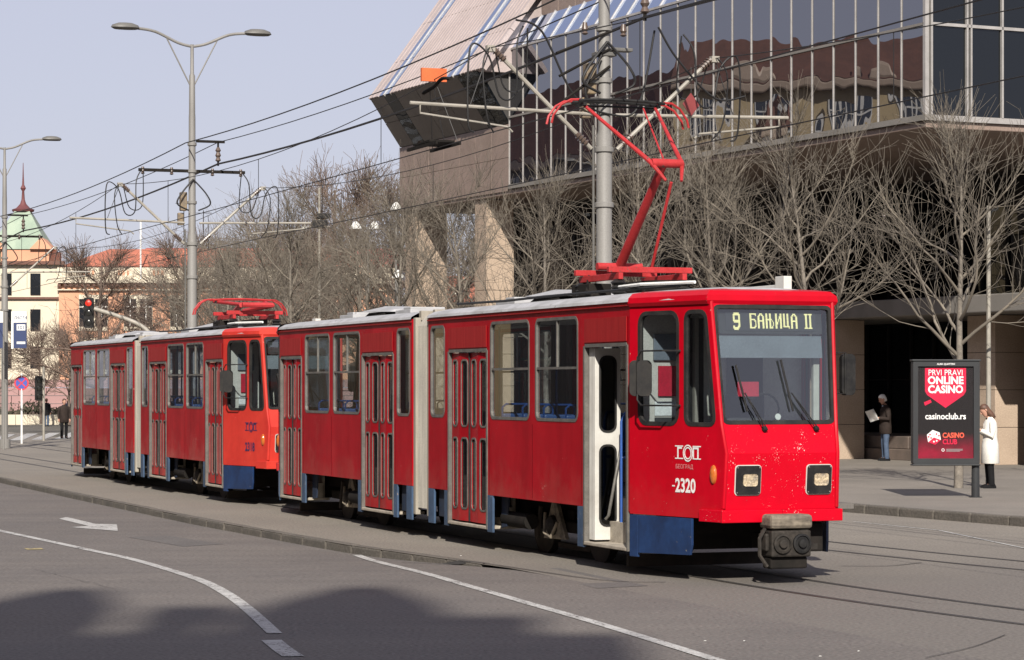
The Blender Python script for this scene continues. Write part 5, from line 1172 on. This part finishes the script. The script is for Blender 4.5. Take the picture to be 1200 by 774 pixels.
# section insulator and rescue plate hanging over the near track
x, y = sc(2.7, 0.0); o = empty('section_insulator', (x, y, 0), TR, 'section insulator with orange plate hanging on the near contact wire', 'insulator')
m = MB(); m.box(-0.7, 0.7, -0.2, -0.17, ZW + 0.0, ZW + 0.05); m.box(-0.7, 0.7, 0.17, 0.2, ZW, ZW + 0.05); m.box(-0.4, 0.4, -0.2, 0.2, ZW + 0.06, ZW + 0.09); m.build('skids', M_dark, o)
m = MB(); m.box(-0.03, 0.03, -0.2, 0.2, ZM - 0.2, ZM + 0.0); m.build('warning_plate', pm('orange_plate', (0.6, 0.12, 0.03), None, 3, 0.6), o)
for a in (-0.6, 0.0, 0.6):
    m = MB(); m.tube([(a, 0.18, ZW + 0.05), (a * 0.3, 0, ZM - 0.3)], 0.006, 4); m.build('hanger', M_wire, o)
m = MB(); m.tube(dens([(0.8, 0, ZM - 0.25), (0.4, 0, ZM - 0.2), (0, 0, ZM - 0.28), (-0.5, 0, ZM - 0.32)], 4), 0.028, 6); m.build('insulator_rod', M_dark, o)
x, y = sc(0.1, 3.1); o = empty('warning_plate', (x, y, 6.25), TR + R(20), 'small red diamond plate hanging on the wire right of the pantograph', 'sign')
m = MB(); m.plate([(0, -0.17), (0.17, 0), (0, 0.17), (-0.17, 0)], [], 0.01, lambda u, v, w: (w, u, v)); m.build('plate', pm('red_plate', (0.25, 0.05, 0.05), None, 3, 0.6), o)
m = MB(); m.tube([(0, 0, 0.17), (0, 0, 0.55)], 0.006, 4); m.build('hanger', M_wire, o)
# ---------------------------------------------------------------- advertising stand
M_frame = pm('stand_frame', (0.035, 0.037, 0.039), (0.028, 0.029, 0.031), 3, 0.45, spec=0.2)
def poster_material():
    m = pm('poster_black', (0.012, 0.010, 0.011), None, 3, 0.5, fine=0, spec=0.15)
    nt = m.node_tree; N = nt.nodes.new; L = nt.links.new; b = nt.nodes['Principled BSDF']    # printed crimson glow along the foot of the poster
    tc = N('ShaderNodeTexCoord'); sx = N('ShaderNodeSeparateXYZ'); L(tc.outputs['Object'], sx.inputs[0])
    mr = N('ShaderNodeMapRange'); mr.inputs[1].default_value = 1.15; mr.inputs[2].default_value = 0.80; mr.inputs[3].default_value = 0; mr.inputs[4].default_value = 1; L(sx.outputs[2], mr.inputs[0])
    nz = N('ShaderNodeTexNoise'); nz.inputs['Scale'].default_value = 4; L(tc.outputs['Object'], nz.inputs['Vector'])
    ml = N('ShaderNodeMath'); ml.operation = 'MULTIPLY'; ml.use_clamp = True; L(mr.outputs[0], ml.inputs[0]); L(nz.outputs['Fac'], ml.inputs[1])
    mx = N('ShaderNodeMix'); mx.data_type = 'RGBA'; L(ml.outputs[0], mx.inputs[0]); mx.inputs[6].default_value = (0.012, 0.010, 0.011, 1); mx.inputs[7].default_value = (0.30, 0.005, 0.03, 1)
    L(mx.outputs[2], b.inputs['Base Color']); return m
M_crim = pm('print_crimson', (0.52, 0.008, 0.045), None, 3, 0.3, fine=0)
M_pw = pm('print_white', (0.72, 0.71, 0.70), None, 3, 0.3, fine=0)
M_por = pm('print_orange_red', (0.62, 0.09, 0.05), None, 3, 0.3, fine=0)
AD = empty('advertising_stand', (7.735, 45.7, 0.145), R(3), 'dark framed stand with black and red casino poster on the pavement', 'billboard')
fw, z0, z1 = 0.60, 0.60, 2.43
fp = lambda u, v, w=0: (u, -0.10 + -w, v)
m = MB(); m.plate(rrect(-fw, fw, z0, z1, 0.03), [rrect(-fw + 0.09, fw - 0.11, z0 + 0.10, z1 - 0.09, 0.01)], 0.2, lambda u, v, w: (u, -0.10 - w, v)); m.build('frame', M_frame, AD, bevel=0.012)
m = MB(); m.box(-fw - 0.02, fw + 0.02, -0.12, 0.12, z1 + 0.002, z1 + 0.035); m.box(-fw - 0.01, fw + 0.01, -0.11, 0.11, z0 - 0.03, z0 - 0.002); m.build('cap', M_frame, AD, bevel=0.01)
m = MB(); m.box(-fw + 0.08, fw - 0.10, -0.06, 0.06, z0 + 0.09, z1 - 0.08); pst = m.build('poster', poster_material(), AD)
pp = lambda u, v, w=0: (u, -0.063 - w, v)
cx = -0.01
m = MB(); m.plate([(cx - 0.37, z1 - 0.12), (cx - 0.37, 1.90), (cx - 0.33, 1.83), (cx, 1.60), (cx + 0.33, 1.83), (cx + 0.37, 1.90), (cx + 0.37, z1 - 0.12)][::-1], [], 0.002, lambda u, v, w: pp(u, v, w)); m.build('red_shield', M_crim, pst)
tl = lambda u0, v0: (lambda u, v: pp(u0 + u, v0 + v, 0.004))
for body, size, bold, vz, xs in (('PRVI PRAVI', 0.150, 0.000, 2.18, 0.86), ('ONLINE', 0.185, 0.007, 2.03, 0.96), ('CASINO', 0.185, 0.007, 1.87, 0.93)):
    lettering(body, size, tl(cx, vz), M_pw, pst, align='CENTER', bold=bold, xs=xs)
lettering('casinoclub.rs', 0.155, tl(cx, 1.40), M_pw, pst, align='CENTER', bold=0.003, xs=0.92)
lettering('CASINO', 0.125, tl(cx - 0.055, 1.07), M_por, pst, bold=0.005, xs=0.85); lettering('CLUB', 0.125, tl(cx - 0.055, 0.955), M_crim, pst, bold=0.005, xs=0.85)
lettering('ALMA QUATTRO', 0.042, lambda u, v: (u + cx, -0.1035, z1 - 0.062 + v), M_pw, AD, align='CENTER', bold=0.001)
m = MB(); m.plate([(-0.40, 1.70), (-0.28, 1.75), (-0.26, 1.70), (-0.38, 1.64)][::-1], [], 0.002, lambda u, v, w: pp(u, v, w + 0.002)); m.build('sticker', M_crim, pst)
m = MB()
for k in range(3): m.plate([(0.0 + 0.0, 0.86 - k * 0.018), (0.30 - 0.05 * (k == 2), 0.86 - k * 0.018), (0.30 - 0.05 * (k == 2), 0.868 - k * 0.018), (0.0, 0.868 - k * 0.018)], [], 0.001, lambda u, v, w: pp(u, v, w + 0.003))
m.build('small_print', pm('print_grey', (0.3, 0.29, 0.29), None, 3, 0.4), pst)
m = MB(); m.plate([(-0.055 + 0.028 * math.cos(R(a)), 0.85 + 0.028 * math.sin(R(a))) for a in range(0, 360, 30)], [[(-0.055 + 0.018 * math.cos(R(a)), 0.85 + 0.018 * math.sin(R(a))) for a in range(0, 360, 30)]], 0.001, lambda u, v, w: pp(u, v, w + 0.003)); m.build('age_ring', M_pw, pst)
# die emblem: three faces of a cube with pips
dx, dz, dr = -0.22, 1.075, 0.135
hx_ = [(dx + dr * math.cos(R(a)), dz + dr * math.sin(R(a))) for a in (100, 160, 220, 280, 340, 40)]
for (a, b, c), mt in (((0, 1, 2), M_pw), ((2, 3, 4), M_crim), ((4, 5, 0), M_pw)):
    m = MB(); m.plate([(dx, dz), hx_[a], hx_[b], hx_[c]], [], 0.001, lambda u, v, w: pp(u, v, w + 0.003)); m.build('die_face', mt, pst)
for u, v, mt in ((-0.07, 0.05, M_crim), (-0.05, -0.01, M_crim), (-0.095, 0.01, M_crim), (0.0, -0.075, M_pw), (0.05, -0.06, M_pw), (0.045, 0.06, M_crim), (0.09, 0.03, M_crim)):
    m = MB(); m.plate([(dx + u + 0.016 * math.cos(R(a)), dz + v + 0.016 * math.sin(R(a))) for a in range(0, 360, 30)], [], 0.001, lambda u_, v_, w: pp(u_, v_, w + 0.005)); m.build('pip', mt, pst)
m = MB(); m.box(-fw + 0.09, fw - 0.11, -0.088, -0.084, z0 + 0.10, z1 - 0.09); m.build('cover_glass', glass('cover_glass', (1, 1, 1), 0.0, trans=1.0, ior=1.15), AD)
m = MB(); m.lathe([(0.12, 0), (0.12, 0.012), (0.075, 0.014), (0.07, 0.6), (0.07, z1 + 0.02)], 16, Matrix.Translation((fw - 0.05, 0.02, 0))); m.build('post', M_frame, AD, smooth=40)

# ---------------------------------------------------------------- people
M_skin = pm('skin', (0.48, 0.27, 0.19), (0.42, 0.22, 0.155), 8, 0.55)
def skinmesh(chains, name, mat, parent, sub=1):
    """chains of joints with radii grown into one surface; joints given twice share a vertex"""
    bm = bmesh.new(); lay = bm.verts.layers.skin.verify(); key = {}
    def vert(p, r):
        k = tuple(round(c, 4) for c in p)
        if k not in key:
            v = bm.verts.new(p); v[lay].radius = (r, r) if not isinstance(r, tuple) else r; v[lay].use_root = (len(key) == 0); key[k] = v
        return key[k]
    for ch in chains:
        vs = [vert(p, r) for p, r in ch]
        for a, b in zip(vs, vs[1:]):
            if a is not b and not bm.edges.get((a, b)): bm.edges.new((a, b))
    me = bpy.data.meshes.new(name); bm.to_mesh(me); bm.free(); o = bpy.data.objects.new(name, me); col.objects.link(o)
    o.modifiers.new('skin', 'SKIN').use_smooth_shade = True; sb = o.modifiers.new('sub', 'SUBSURF'); sb.levels = sub; sb.render_levels = sub
    me2 = bpy.data.meshes.new_from_object(o.evaluated_get(bpy.context.evaluated_depsgraph_get())); bpy.data.objects.remove(o)
    me2.materials.clear(); me2.materials.append(mat); me2.shade_smooth()
    o = bpy.data.objects.new(name, me2); col.objects.link(o); o.parent = parent; return o
def person(loc, yaw, label, k, coat, trousers, hair, shoe, long_hair=False, coat_len=0.72, arms='hold', bow=0.05, group=None, flare=0.0, collar=None):
    """local x forward, y to the person's left; k scales a 1.75 m figure"""
    o = empty('person', loc, yaw, label, 'person', group); o.scale = (k,) * 3
    hx = 0.03 + bow
    sh = 0.175; el = {}; wr = {}
    for s in (-1, 1):
        if arms == 'hold': el[s] = (0.0, s * 0.25, 1.12); wr[s] = (0.24, s * 0.14, 1.14)
        elif arms == 'phone': el[s] = (0.02, s * 0.22, 1.10); wr[s] = (0.22, s * 0.07, 1.22)
        else: el[s] = (-0.02, s * 0.25, 1.10); wr[s] = (0.04, s * 0.26, 0.86)
    spine = [((0, 0, 0.95), (0.13, 0.10)), ((0, 0, 1.12), (0.12, 0.09)), ((-0.01, 0, 1.34), (0.13, 0.09)), ((0.0, 0, 1.46), 0.06), ((hx * 0.5, 0, 1.53), 0.052)]
    ch = [spine]
    for s in (-1, 1):
        ch.append([((0, 0, 0.95), (0.13, 0.10)), ((0, s * 0.09, 0.88), 0.085), ((0.02, s * 0.10, 0.48), 0.055), ((-0.01, s * 0.10, 0.09), 0.038), ((0.12, s * 0.11, 0.04), 0.035)])
        w = Vector(wr[s]); f = (w - Vector(el[s])).normalized()
        ch.append([((-0.01, 0, 1.34), (0.13, 0.09)), ((0, s * sh, 1.39), 0.055), (el[s], 0.042), (tuple(w), 0.026), (tuple(w + f * 0.07), 0.03)])
        inw = Vector((0, -s, 0)); dn = Vector((0, 0, -1)) if arms != 'hang' else Vector((1, 0, 0))
        for i, L_ in enumerate((0.075, 0.085, 0.08, 0.062)):
            b = w + f * 0.07 + dn * (0.022 - 0.016 * i) * -1 * 1.0
            ch.append([(tuple(w + f * 0.07), 0.03), (tuple(b + f * L_ * 0.55 + inw * 0.012), 0.0095), (tuple(b + f * L_ * 0.75 + inw * (0.012 + L_ * 0.45)), 0.008)])
        t0 = w + f * 0.03
        ch.append([(tuple(w), 0.026), (tuple(t0 + inw * 0.03 + Vector((0, 0, 0.02))), 0.011), (tuple(t0 + f * 0.05 + inw * 0.04 + Vector((0, 0, 0.022))), 0.009)])
    body = skinmesh(ch, 'body', M_skin, o)
    # head with face, part of the figure
    hc = Vector((hx, 0, 1.64)); tilt = Matrix.Rotation(R(12 + bow * 260), 4, 'Y')
    HM = Matrix.Translation(hc) @ tilt
    m = MB(); prof = [(-0.125, 0.035, 0.03, 0.045), (-0.10, 0.055, 0.045, 0.03), (-0.06, 0.078, 0.062, 0.012), (-0.015, 0.092, 0.072, 0.004), (0.03, 0.098, 0.077, 0), (0.07, 0.092, 0.072, -0.006), (0.10, 0.07, 0.055, -0.01), (0.118, 0.03, 0.025, -0.012)]
    m.rings([(HM @ Vector((x, 0, z)), rx, ry, 0, tilt.to_3x3()) for z, rx, ry, x in prof], 16)
    m.rings([(HM @ Vector((0.094, 0, 0.02)), 0.006, 0.008, 0, tilt.to_3x3()), (HM @ Vector((0.104, 0, -0.01)), 0.014, 0.012, 0, tilt.to_3x3()), (HM @ Vector((0.106, 0, -0.028)), 0.016, 0.017, 0, tilt.to_3x3()), (HM @ Vector((0.094, 0, -0.036)), 0.008, 0.01, 0, tilt.to_3x3())], 8)
    for s in (-1, 1): m.rings([(HM @ Vector((-0.005, s * 0.076, -0.03)), 0.01, 0.006, 0), (HM @ Vector((-0.008, s * 0.084, 0.0)), 0.02, 0.009, 0), (HM @ Vector((-0.012, s * 0.084, 0.028)), 0.016, 0.007, 0)], 8)
    hd = m.build('head', M_skin, o, smooth=True)
    m = MB(); m.rings([(HM @ Vector((0.093, 0, -0.066)), 0.004, 0.024, 0), (HM @ Vector((0.091, 0, -0.072)), 0.004, 0.02, 0)], 8); m.build('mouth', pm('lips', (0.32, 0.12, 0.1), None, 5, 0.5), hd)
    for s in (-1, 1):
        m = MB(); m.rings([(HM @ Vector((0.084, s * 0.032, 0.006)), 0.005, 0.012, 0), (HM @ Vector((0.086, s * 0.032, 0.013)), 0.005, 0.014, 0), (HM @ Vector((0.084, s * 0.032, 0.02)), 0.004, 0.01, 0)], 8); m.build('eye', M_blk, hd)
    m = MB(); hp_ = [(-0.03, 0.075, 0.079, -0.035), (0.02, 0.085, 0.088, -0.028), (0.065, 0.095, 0.088, -0.012), (0.10, 0.088, 0.072, -0.006), (0.128, 0.05, 0.045, -0.008), (0.138, 0.015, 0.015, -0.01)]
    if long_hair: hp_ = [(-0.24, 0.05, 0.075, -0.07), (-0.18, 0.065, 0.09, -0.06), (-0.10, 0.075, 0.094, -0.045)] + hp_[:]
    else: hp_ = [(-0.075, 0.05, 0.066, -0.045)] + hp_
    m.rings([(HM @ Vector((x, 0, z)), rx, ry, 0, tilt.to_3x3()) for z, rx, ry, x in hp_], 14); m.build('hair', hair, o, smooth=True)
    # coat: torso shell and sleeves
    zb = coat_len; m = MB()
    m.rings([((0.0, 0, zb), 0.15 + flare, 0.20 + flare, 0), ((0.0, 0, zb + 0.01), 0.16 + flare, 0.21 + flare, 0), ((0, 0, 0.92), 0.155 + flare * 0.5, 0.205 + flare * 0.4, 0), ((0, 0, 1.08), 0.14, 0.19, 0), ((0, 0, 1.25), 0.145, 0.205, 0), ((0, 0, 1.37), 0.13, 0.215, 0), ((0, 0, 1.43), 0.10, 0.17, 0), ((0.0, 0, 1.475), 0.07, 0.09, 0), ((0.0, 0, 1.50), 0.068, 0.078, 0)], 20, cap=False)
    for s in (-1, 1):
        w = Vector(wr[s]); e_ = Vector(el[s]); m.tube([(0, s * 0.13, 1.395), (0, s * 0.2, 1.37), tuple(Vector((0, s * 0.215, 1.35)).lerp(e_, 0.5)), tuple(e_), tuple(e_.lerp(w, 0.5)), tuple(e_.lerp(w, 0.93))], [0.06, 0.075, 0.066, 0.06, 0.052, 0.047], 12)
    cm = m.build('coat', coat, o, smooth=50)
    m = MB(); m.tube([(0.150 + flare, 0, zb + 0.02), (0.155, 0, 0.95), (0.145, 0, 1.15), (0.135, 0, 1.36)], 0.006, 4); m.build('placket', coat, cm)
    if collar:
        m = MB(); m.plate([(-0.05, 1.48), (0.0, 1.28), (0.05, 1.48)], [], 0.004, lambda u, v, w: (0.142 - (v - 1.28) * 0.33 + w, u, v)); m.build('shirt', collar, cm)
    m = MB()
    for s in (-1, 1): m.tube([(0, s * 0.085, 0.98), (0.0, s * 0.095, 0.85), (0.02, s * 0.10, 0.48), (0.0, s * 0.10, 0.2), (0.0, s * 0.10, 0.06)], [0.10, 0.102, 0.072, 0.066, 0.07], 12)
    m.build('trousers', trousers, o, smooth=50)
    for s in (-1, 1):
        m = MB(); m.rings([((0.04, s * 0.105, 0.0), 0.14, 0.045, 0), ((0.04, s * 0.105, 0.03), 0.145, 0.05, 0), ((0.03, s * 0.105, 0.06), 0.12, 0.045, 0), ((-0.01, s * 0.105, 0.10), 0.06, 0.045, 0)], 12); m.build('shoe', shoe, o, smooth=50)
    return o
M_jack = pm('brown_jacket', (0.035, 0.026, 0.022), (0.026, 0.02, 0.018), 8, 0.85, spec=0.1)
M_jean = pm('blue_jeans', (0.075, 0.105, 0.16), (0.05, 0.07, 0.11), 6, 0.9, spec=0.1)
M_whitecoat = pm('white_coat', (0.70, 0.68, 0.62), (0.62, 0.60, 0.55), 5, 0.85)
M_blackc = pm('black_cloth', (0.012, 0.012, 0.013), None, 5, 0.85, spec=0.1)
M_hairw = pm('grey_hair', (0.75, 0.73, 0.70), (0.6, 0.59, 0.57), 14, 0.7)
M_hairb = pm('auburn_hair', (0.11, 0.05, 0.028), (0.06, 0.03, 0.02), 14, 0.6)
man = person((9.95, 68.2, 0.145), R(190), 'grey haired man in dark jacket and jeans reading papers by the plinth', 1.0, M_jack, M_jean, M_hairw, M_blackc, bow=0.05, collar=pm('pale_shirt', (0.35, 0.42, 0.52), None, 5, 0.8))
wom = person((9.32, 49.9, 0.145), R(186), 'brown haired woman in knee length white coat beside the casino billboard', 0.925, M_whitecoat, M_blackc, M_hairb, M_blackc, long_hair=True, coat_len=0.52, arms='phone', bow=0.085, flare=0.03, collar=M_blackc)
PA = empty('paper_sheets', (9.60, 68.08, 1.30), R(190), 'white sheets of paper held up by the man in the jacket', 'paper')
for k in (0, 1):
    m = MB(); m.box(-0.002, 0.002, -0.16, 0.16, -0.02, 0.30, Matrix.Rotation(R(28 + 6 * k), 4, 'Y') @ Matrix.Rotation(R(30 - 10 * k), 4, 'Z') @ Matrix.Translation((0.006 * k, 0, -0.08))); m.build('sheet', M_paper, PA)
PHN = MB(); PHN.box(-0.006, 0.006, -0.037, 0.037, -0.075, 0.075, Matrix.Rotation(R(35), 4, 'Y'))
tag(PHN.build('phone', M_blk, None, bevel=0.004, loc=(9.04, 49.87, 1.30)), 'dark phone in the hands of the woman in white', 'phone')
fars = ((-27.1, 149, 0, 'dark clothed pedestrian beside the no stopping sign', M_blackc), (-26.0, 150, 1, 'pedestrian in dark coat between the thin posts of the far crossing', pm('navy_cloth', (0.02, 0.025, 0.045), None, 5, 0.9)), (-18.2, 104, 2, 'dark clothed pedestrian half hidden by the tail of the rear tram', M_jack))
for x, y, i, lab, ct in fars: person((x, y, -0.2 if y > 130 else 0.0), R((80, 250, 300)[i]), lab, 0.92, ct, M_blackc if i else M_jean, M_hairb, M_blackc, arms='hang', bow=0.0, group='pedestrians far down the street')

# ---------------------------------------------------------------- traffic lights, signs, small posts
M_red_on = pm('red_signal_lit', (0.5, 0.02, 0.01), None, 3, 0.4, emit=((1.0, 0.06, 0.03), 0.25))
M_sigoff = pm('dark_signal_lens', (0.02, 0.02, 0.018), None, 3, 0.2)
def signal_head(o, x, y, z, lit, s=1.0):
    m = MB(); m.plate(rrect(-0.15 * s, 0.15 * s, -0.48 * s, 0.48 * s, 0.05), [], 0.18, lambda u, v, w: (x + u, y - w, z + v)); m.build('housing', M_blk, o, bevel=0.015)
    for k, dz in enumerate((0.31, 0.0, -0.31)):
        Mx = Matrix.Translation((x, y - 0.005, z + dz * s)) @ Matrix.Rotation(R(90), 4, 'X')
        m = MB(); m.lathe([(0.105 * s, 0), (0.1 * s, 0.01), (0.06 * s, 0.025), (0.01, 0.03)], 16, Mx); m.build('signal_lens', M_red_on if (lit and k == 0) else M_sigoff, o, smooth=40)
        m = MB(); m.tube([(x + 0.125 * s * math.cos(R(a)), y - 0.08, z + dz * s + 0.125 * s * math.sin(R(a))) for a in range(-20, 201, 20)], 0.012, 5); m.build('visor', M_blk, o)
TL = empty('traffic_light', (-11.45, 81.5, 0), 0, 'traffic light showing red on a curved grey mast arm above the rear tram', 'traffic light')
m = MB(); m.tube(dens([(0, 0, 0), (0, 0, 3.3), (-0.06, 0, 3.75), (-0.35, 0, 4.05), (-0.9, 0, 4.3), (-1.85, 0, 4.6)], 6), [0.07] * 31, 10); m.build('mast', M_tubeg, TL, smooth=40)
signal_head(TL, -2.02, -0.1, 4.47, True)
T2 = empty('traffic_light', (-18.45, 100, 0), R(25), 'unlit traffic light on a slim post left of the rear tram', 'traffic light')
m = MB(); m.cyl((0.16, 0, 0), (0.16, 0, 2.9), 0.05, 10); m.build('post', M_tubeg, T2, smooth=40); signal_head(T2, 0, 0, 2.05, False)
NS = empty('no_stopping_sign', (-18.2, 95, 0), 0, 'round blue and red no stopping sign on a white post', 'sign')
m = MB(); m.cyl((0, 0.03, 0), (0, 0.03, 2.6), 0.04, 10); m.build('post', M_paper, NS, smooth=40)
Mx = Matrix.Translation((0, 0, 2.25)) @ Matrix.Rotation(R(90), 4, 'X')
m = MB(); m.lathe([(0.27, -0.005), (0.27, 0.005)], 24, Mx); m.build('disc', pm('sign_red', (0.5, 0.03, 0.05), None, 3, 0.5), NS)
m = MB(); m.lathe([(0.21, 0.006), (0.21, 0.010)], 24, Mx); m.build('field', pm('sign_blue', (0.05, 0.08, 0.35), None, 3, 0.5), NS)
for a in (45, -45):
    m = MB(); m.box(-0.21, 0.21, -0.016 - 0.002 * (a > 0), -0.012, -0.022, 0.022, Matrix.Translation((0, 0, 2.25)) @ Matrix.Rotation(R(a), 4, 'Y')); m.build('bar', MATS['sign_red'], NS)
BS = empty('bus_stop_flag', (-16.9, 86.5, 0), 0, 'white and navy bus stop flag beside the left catenary pole', 'sign')
M_navyp = pm('sign_navy', (0.02, 0.035, 0.11), None, 3, 0.5)
for k, (a, b) in enumerate(((-0.62, -0.3), (0.0, 0.5))):
    m = MB(); m.box(a, b, -0.03, 0.03, 3.42, 4.28); m.build('navy_board', M_navyp, BS)
    m = MB(); m.box(a - 0.01, b + 0.01, -0.04, 0.04, 4.285, 4.66); m.build('header', M_paper, BS)
    m = MB(); m.box(a - 0.012, a + 0.06, -0.036, 0.036, 3.40, 4.28); m.build('edge_strip', M_paper, BS)
m = MB(); m.box(0.17, 0.46, -0.034, -0.03, 4.02, 4.22); m.build('route_plate', M_paper, BS)
lettering('101', 0.17, lambda u, v: (0.19 + u, -0.037, 4.06 + v), M_navyp, BS, bold=0.003); lettering('ЛАСТА', 0.13, lambda u, v: (0.06 + u, -0.043, 4.40 + v), M_navyp, BS, bold=0.003, shear=0.3)
m = MB(); m.box(0.17, 0.46, -0.034, -0.03, 3.56, 3.64); m.build('route_plate', M_paper, BS)
m = MB(); m.cyl((-0.28, 0, 0), (-0.28, 0, 4.7), 0.035, 8); m.build('post', M_pole, BS)
for i, (x, y, h, r, lab) in enumerate(((9.42, 50.6, 5.6, 0.045, 'slim grey post rising beside the woman in the white coat'), (-7.15, 95, 9.4, 0.05, 'tall thin pole with a camera cluster standing in the thicket'))):
    o = empty('slim_post', (x, y, 0.1), 0, lab, 'pole')
    m = MB(); m.tube([(0, 0, 0), (0, 0, h * 0.5), (0, 0, h)], [r * 1.2, r, r * 0.9], 10); m.build('shaft', M_tubeg, o, smooth=40)
    if i:
        m = MB(); m.box(-0.28, 0.3, -0.12, 0.12, 7.9, 8.2); m.box(-0.1, 0.42, -0.1, 0.1, 8.25, 8.45); m.build('camera_cluster', M_blk, o, bevel=0.03)
        m = MB(); m.tube([(-0.5, 0, 7.95), (0.4, 0, 7.95)], 0.02, 6); m.build('arm', M_tubeg, o)
        m = MB(); m.lathe([(0.02, 7.85), (0.1, 7.87), (0.1, 7.95), (0.02, 7.99)], 10, Matrix.Translation((-0.55, 0, 0))); m.build('lamp', M_paper, o, smooth=40)
def white_lamp(x, y, z, label, heads):
    o = empty('park_lamp', (x, y, 0.1), 0, label, 'lamp', 'white shaded lamps among the trees')
    m = MB(); m.cyl((0, 0, 0), (0, 0, z - 0.1), 0.04, 8); m.build('shaft', M_pole, o)
    for dx in heads:
        m = MB(); m.tube([(0, 0, z - 0.12), (dx * 0.6, 0, z - 0.02), (dx, 0, z)], 0.02, 6); m.build('arm', M_pole, o)
        m = MB(); m.lathe([(0.20, z - 0.16), (0.19, z - 0.1), (0.12, z + 0.02), (0.06, z + 0.08), (0.02, z + 0.1)], 14, Matrix.Translation((dx, 0, 0))); m.build('shade', M_paper, o, smooth=40)
white_lamp(-4.95, 88, 7.6, 'slim lamp with two white shades between thicket and granite block', (-0.42, 0.22))
white_lamp(-3.85, 85, 8.05, 'white shaded lamp at the lower corner of the granite block', (0.01,))
white_lamp(-3.75, 84, 5.75, 'white shaded lamp low among the branches beside the first stone column', (0.01,))
# hedge and low wall across the far street
M_hedge = pm('hedge_leaf', (0.045, 0.05, 0.03), (0.06, 0.045, 0.03), 3, 0.9)
m = MB(); r_ = random.Random(8)
for i in range(5200):
    x = r_.uniform(-36, -14); y = 155 + r_.uniform(0, 1.4); z = 0.35 + abs(r_.gauss(0, 0.28)) + 0.2 * math.sin(x * 2.1); a = r_.uniform(0, 6.28); s = r_.uniform(0.05, 0.12); t_ = r_.uniform(-0.7, 0.7)
    m.add([(x - s * math.cos(a), y - s * math.sin(a), z), (x, y, z + s * t_), (x + s * math.cos(a), y + s * math.sin(a), z + s), (x, y, z + s * 1.5)], [(0, 1, 2, 3)])
hg = empty('hedge', (0, 0, 0), 0, 'low dark hedge behind the pale wall across the far street', 'hedge'); tag(m.build('foliage', M_hedge, hg, fix=False), kind='stuff')
m = MB(); m.box(-36, -14, 155.3, 156.2, -0.2, 0.55); m.build('stems', M_bark2, hg)
lw_ = empty('low_wall', (0, 0, 0), 0, 'pale low wall in front of the hedge at the far left', 'wall')
for i in range(18):
    m = MB(); m.box(-36 + i * 1.22 + 0.01, -36 + (i + 1) * 1.22 - 0.01, 154.2, 154.6, -0.2, 0.42); m.build('block', M_crm, lw_, bevel=0.02)
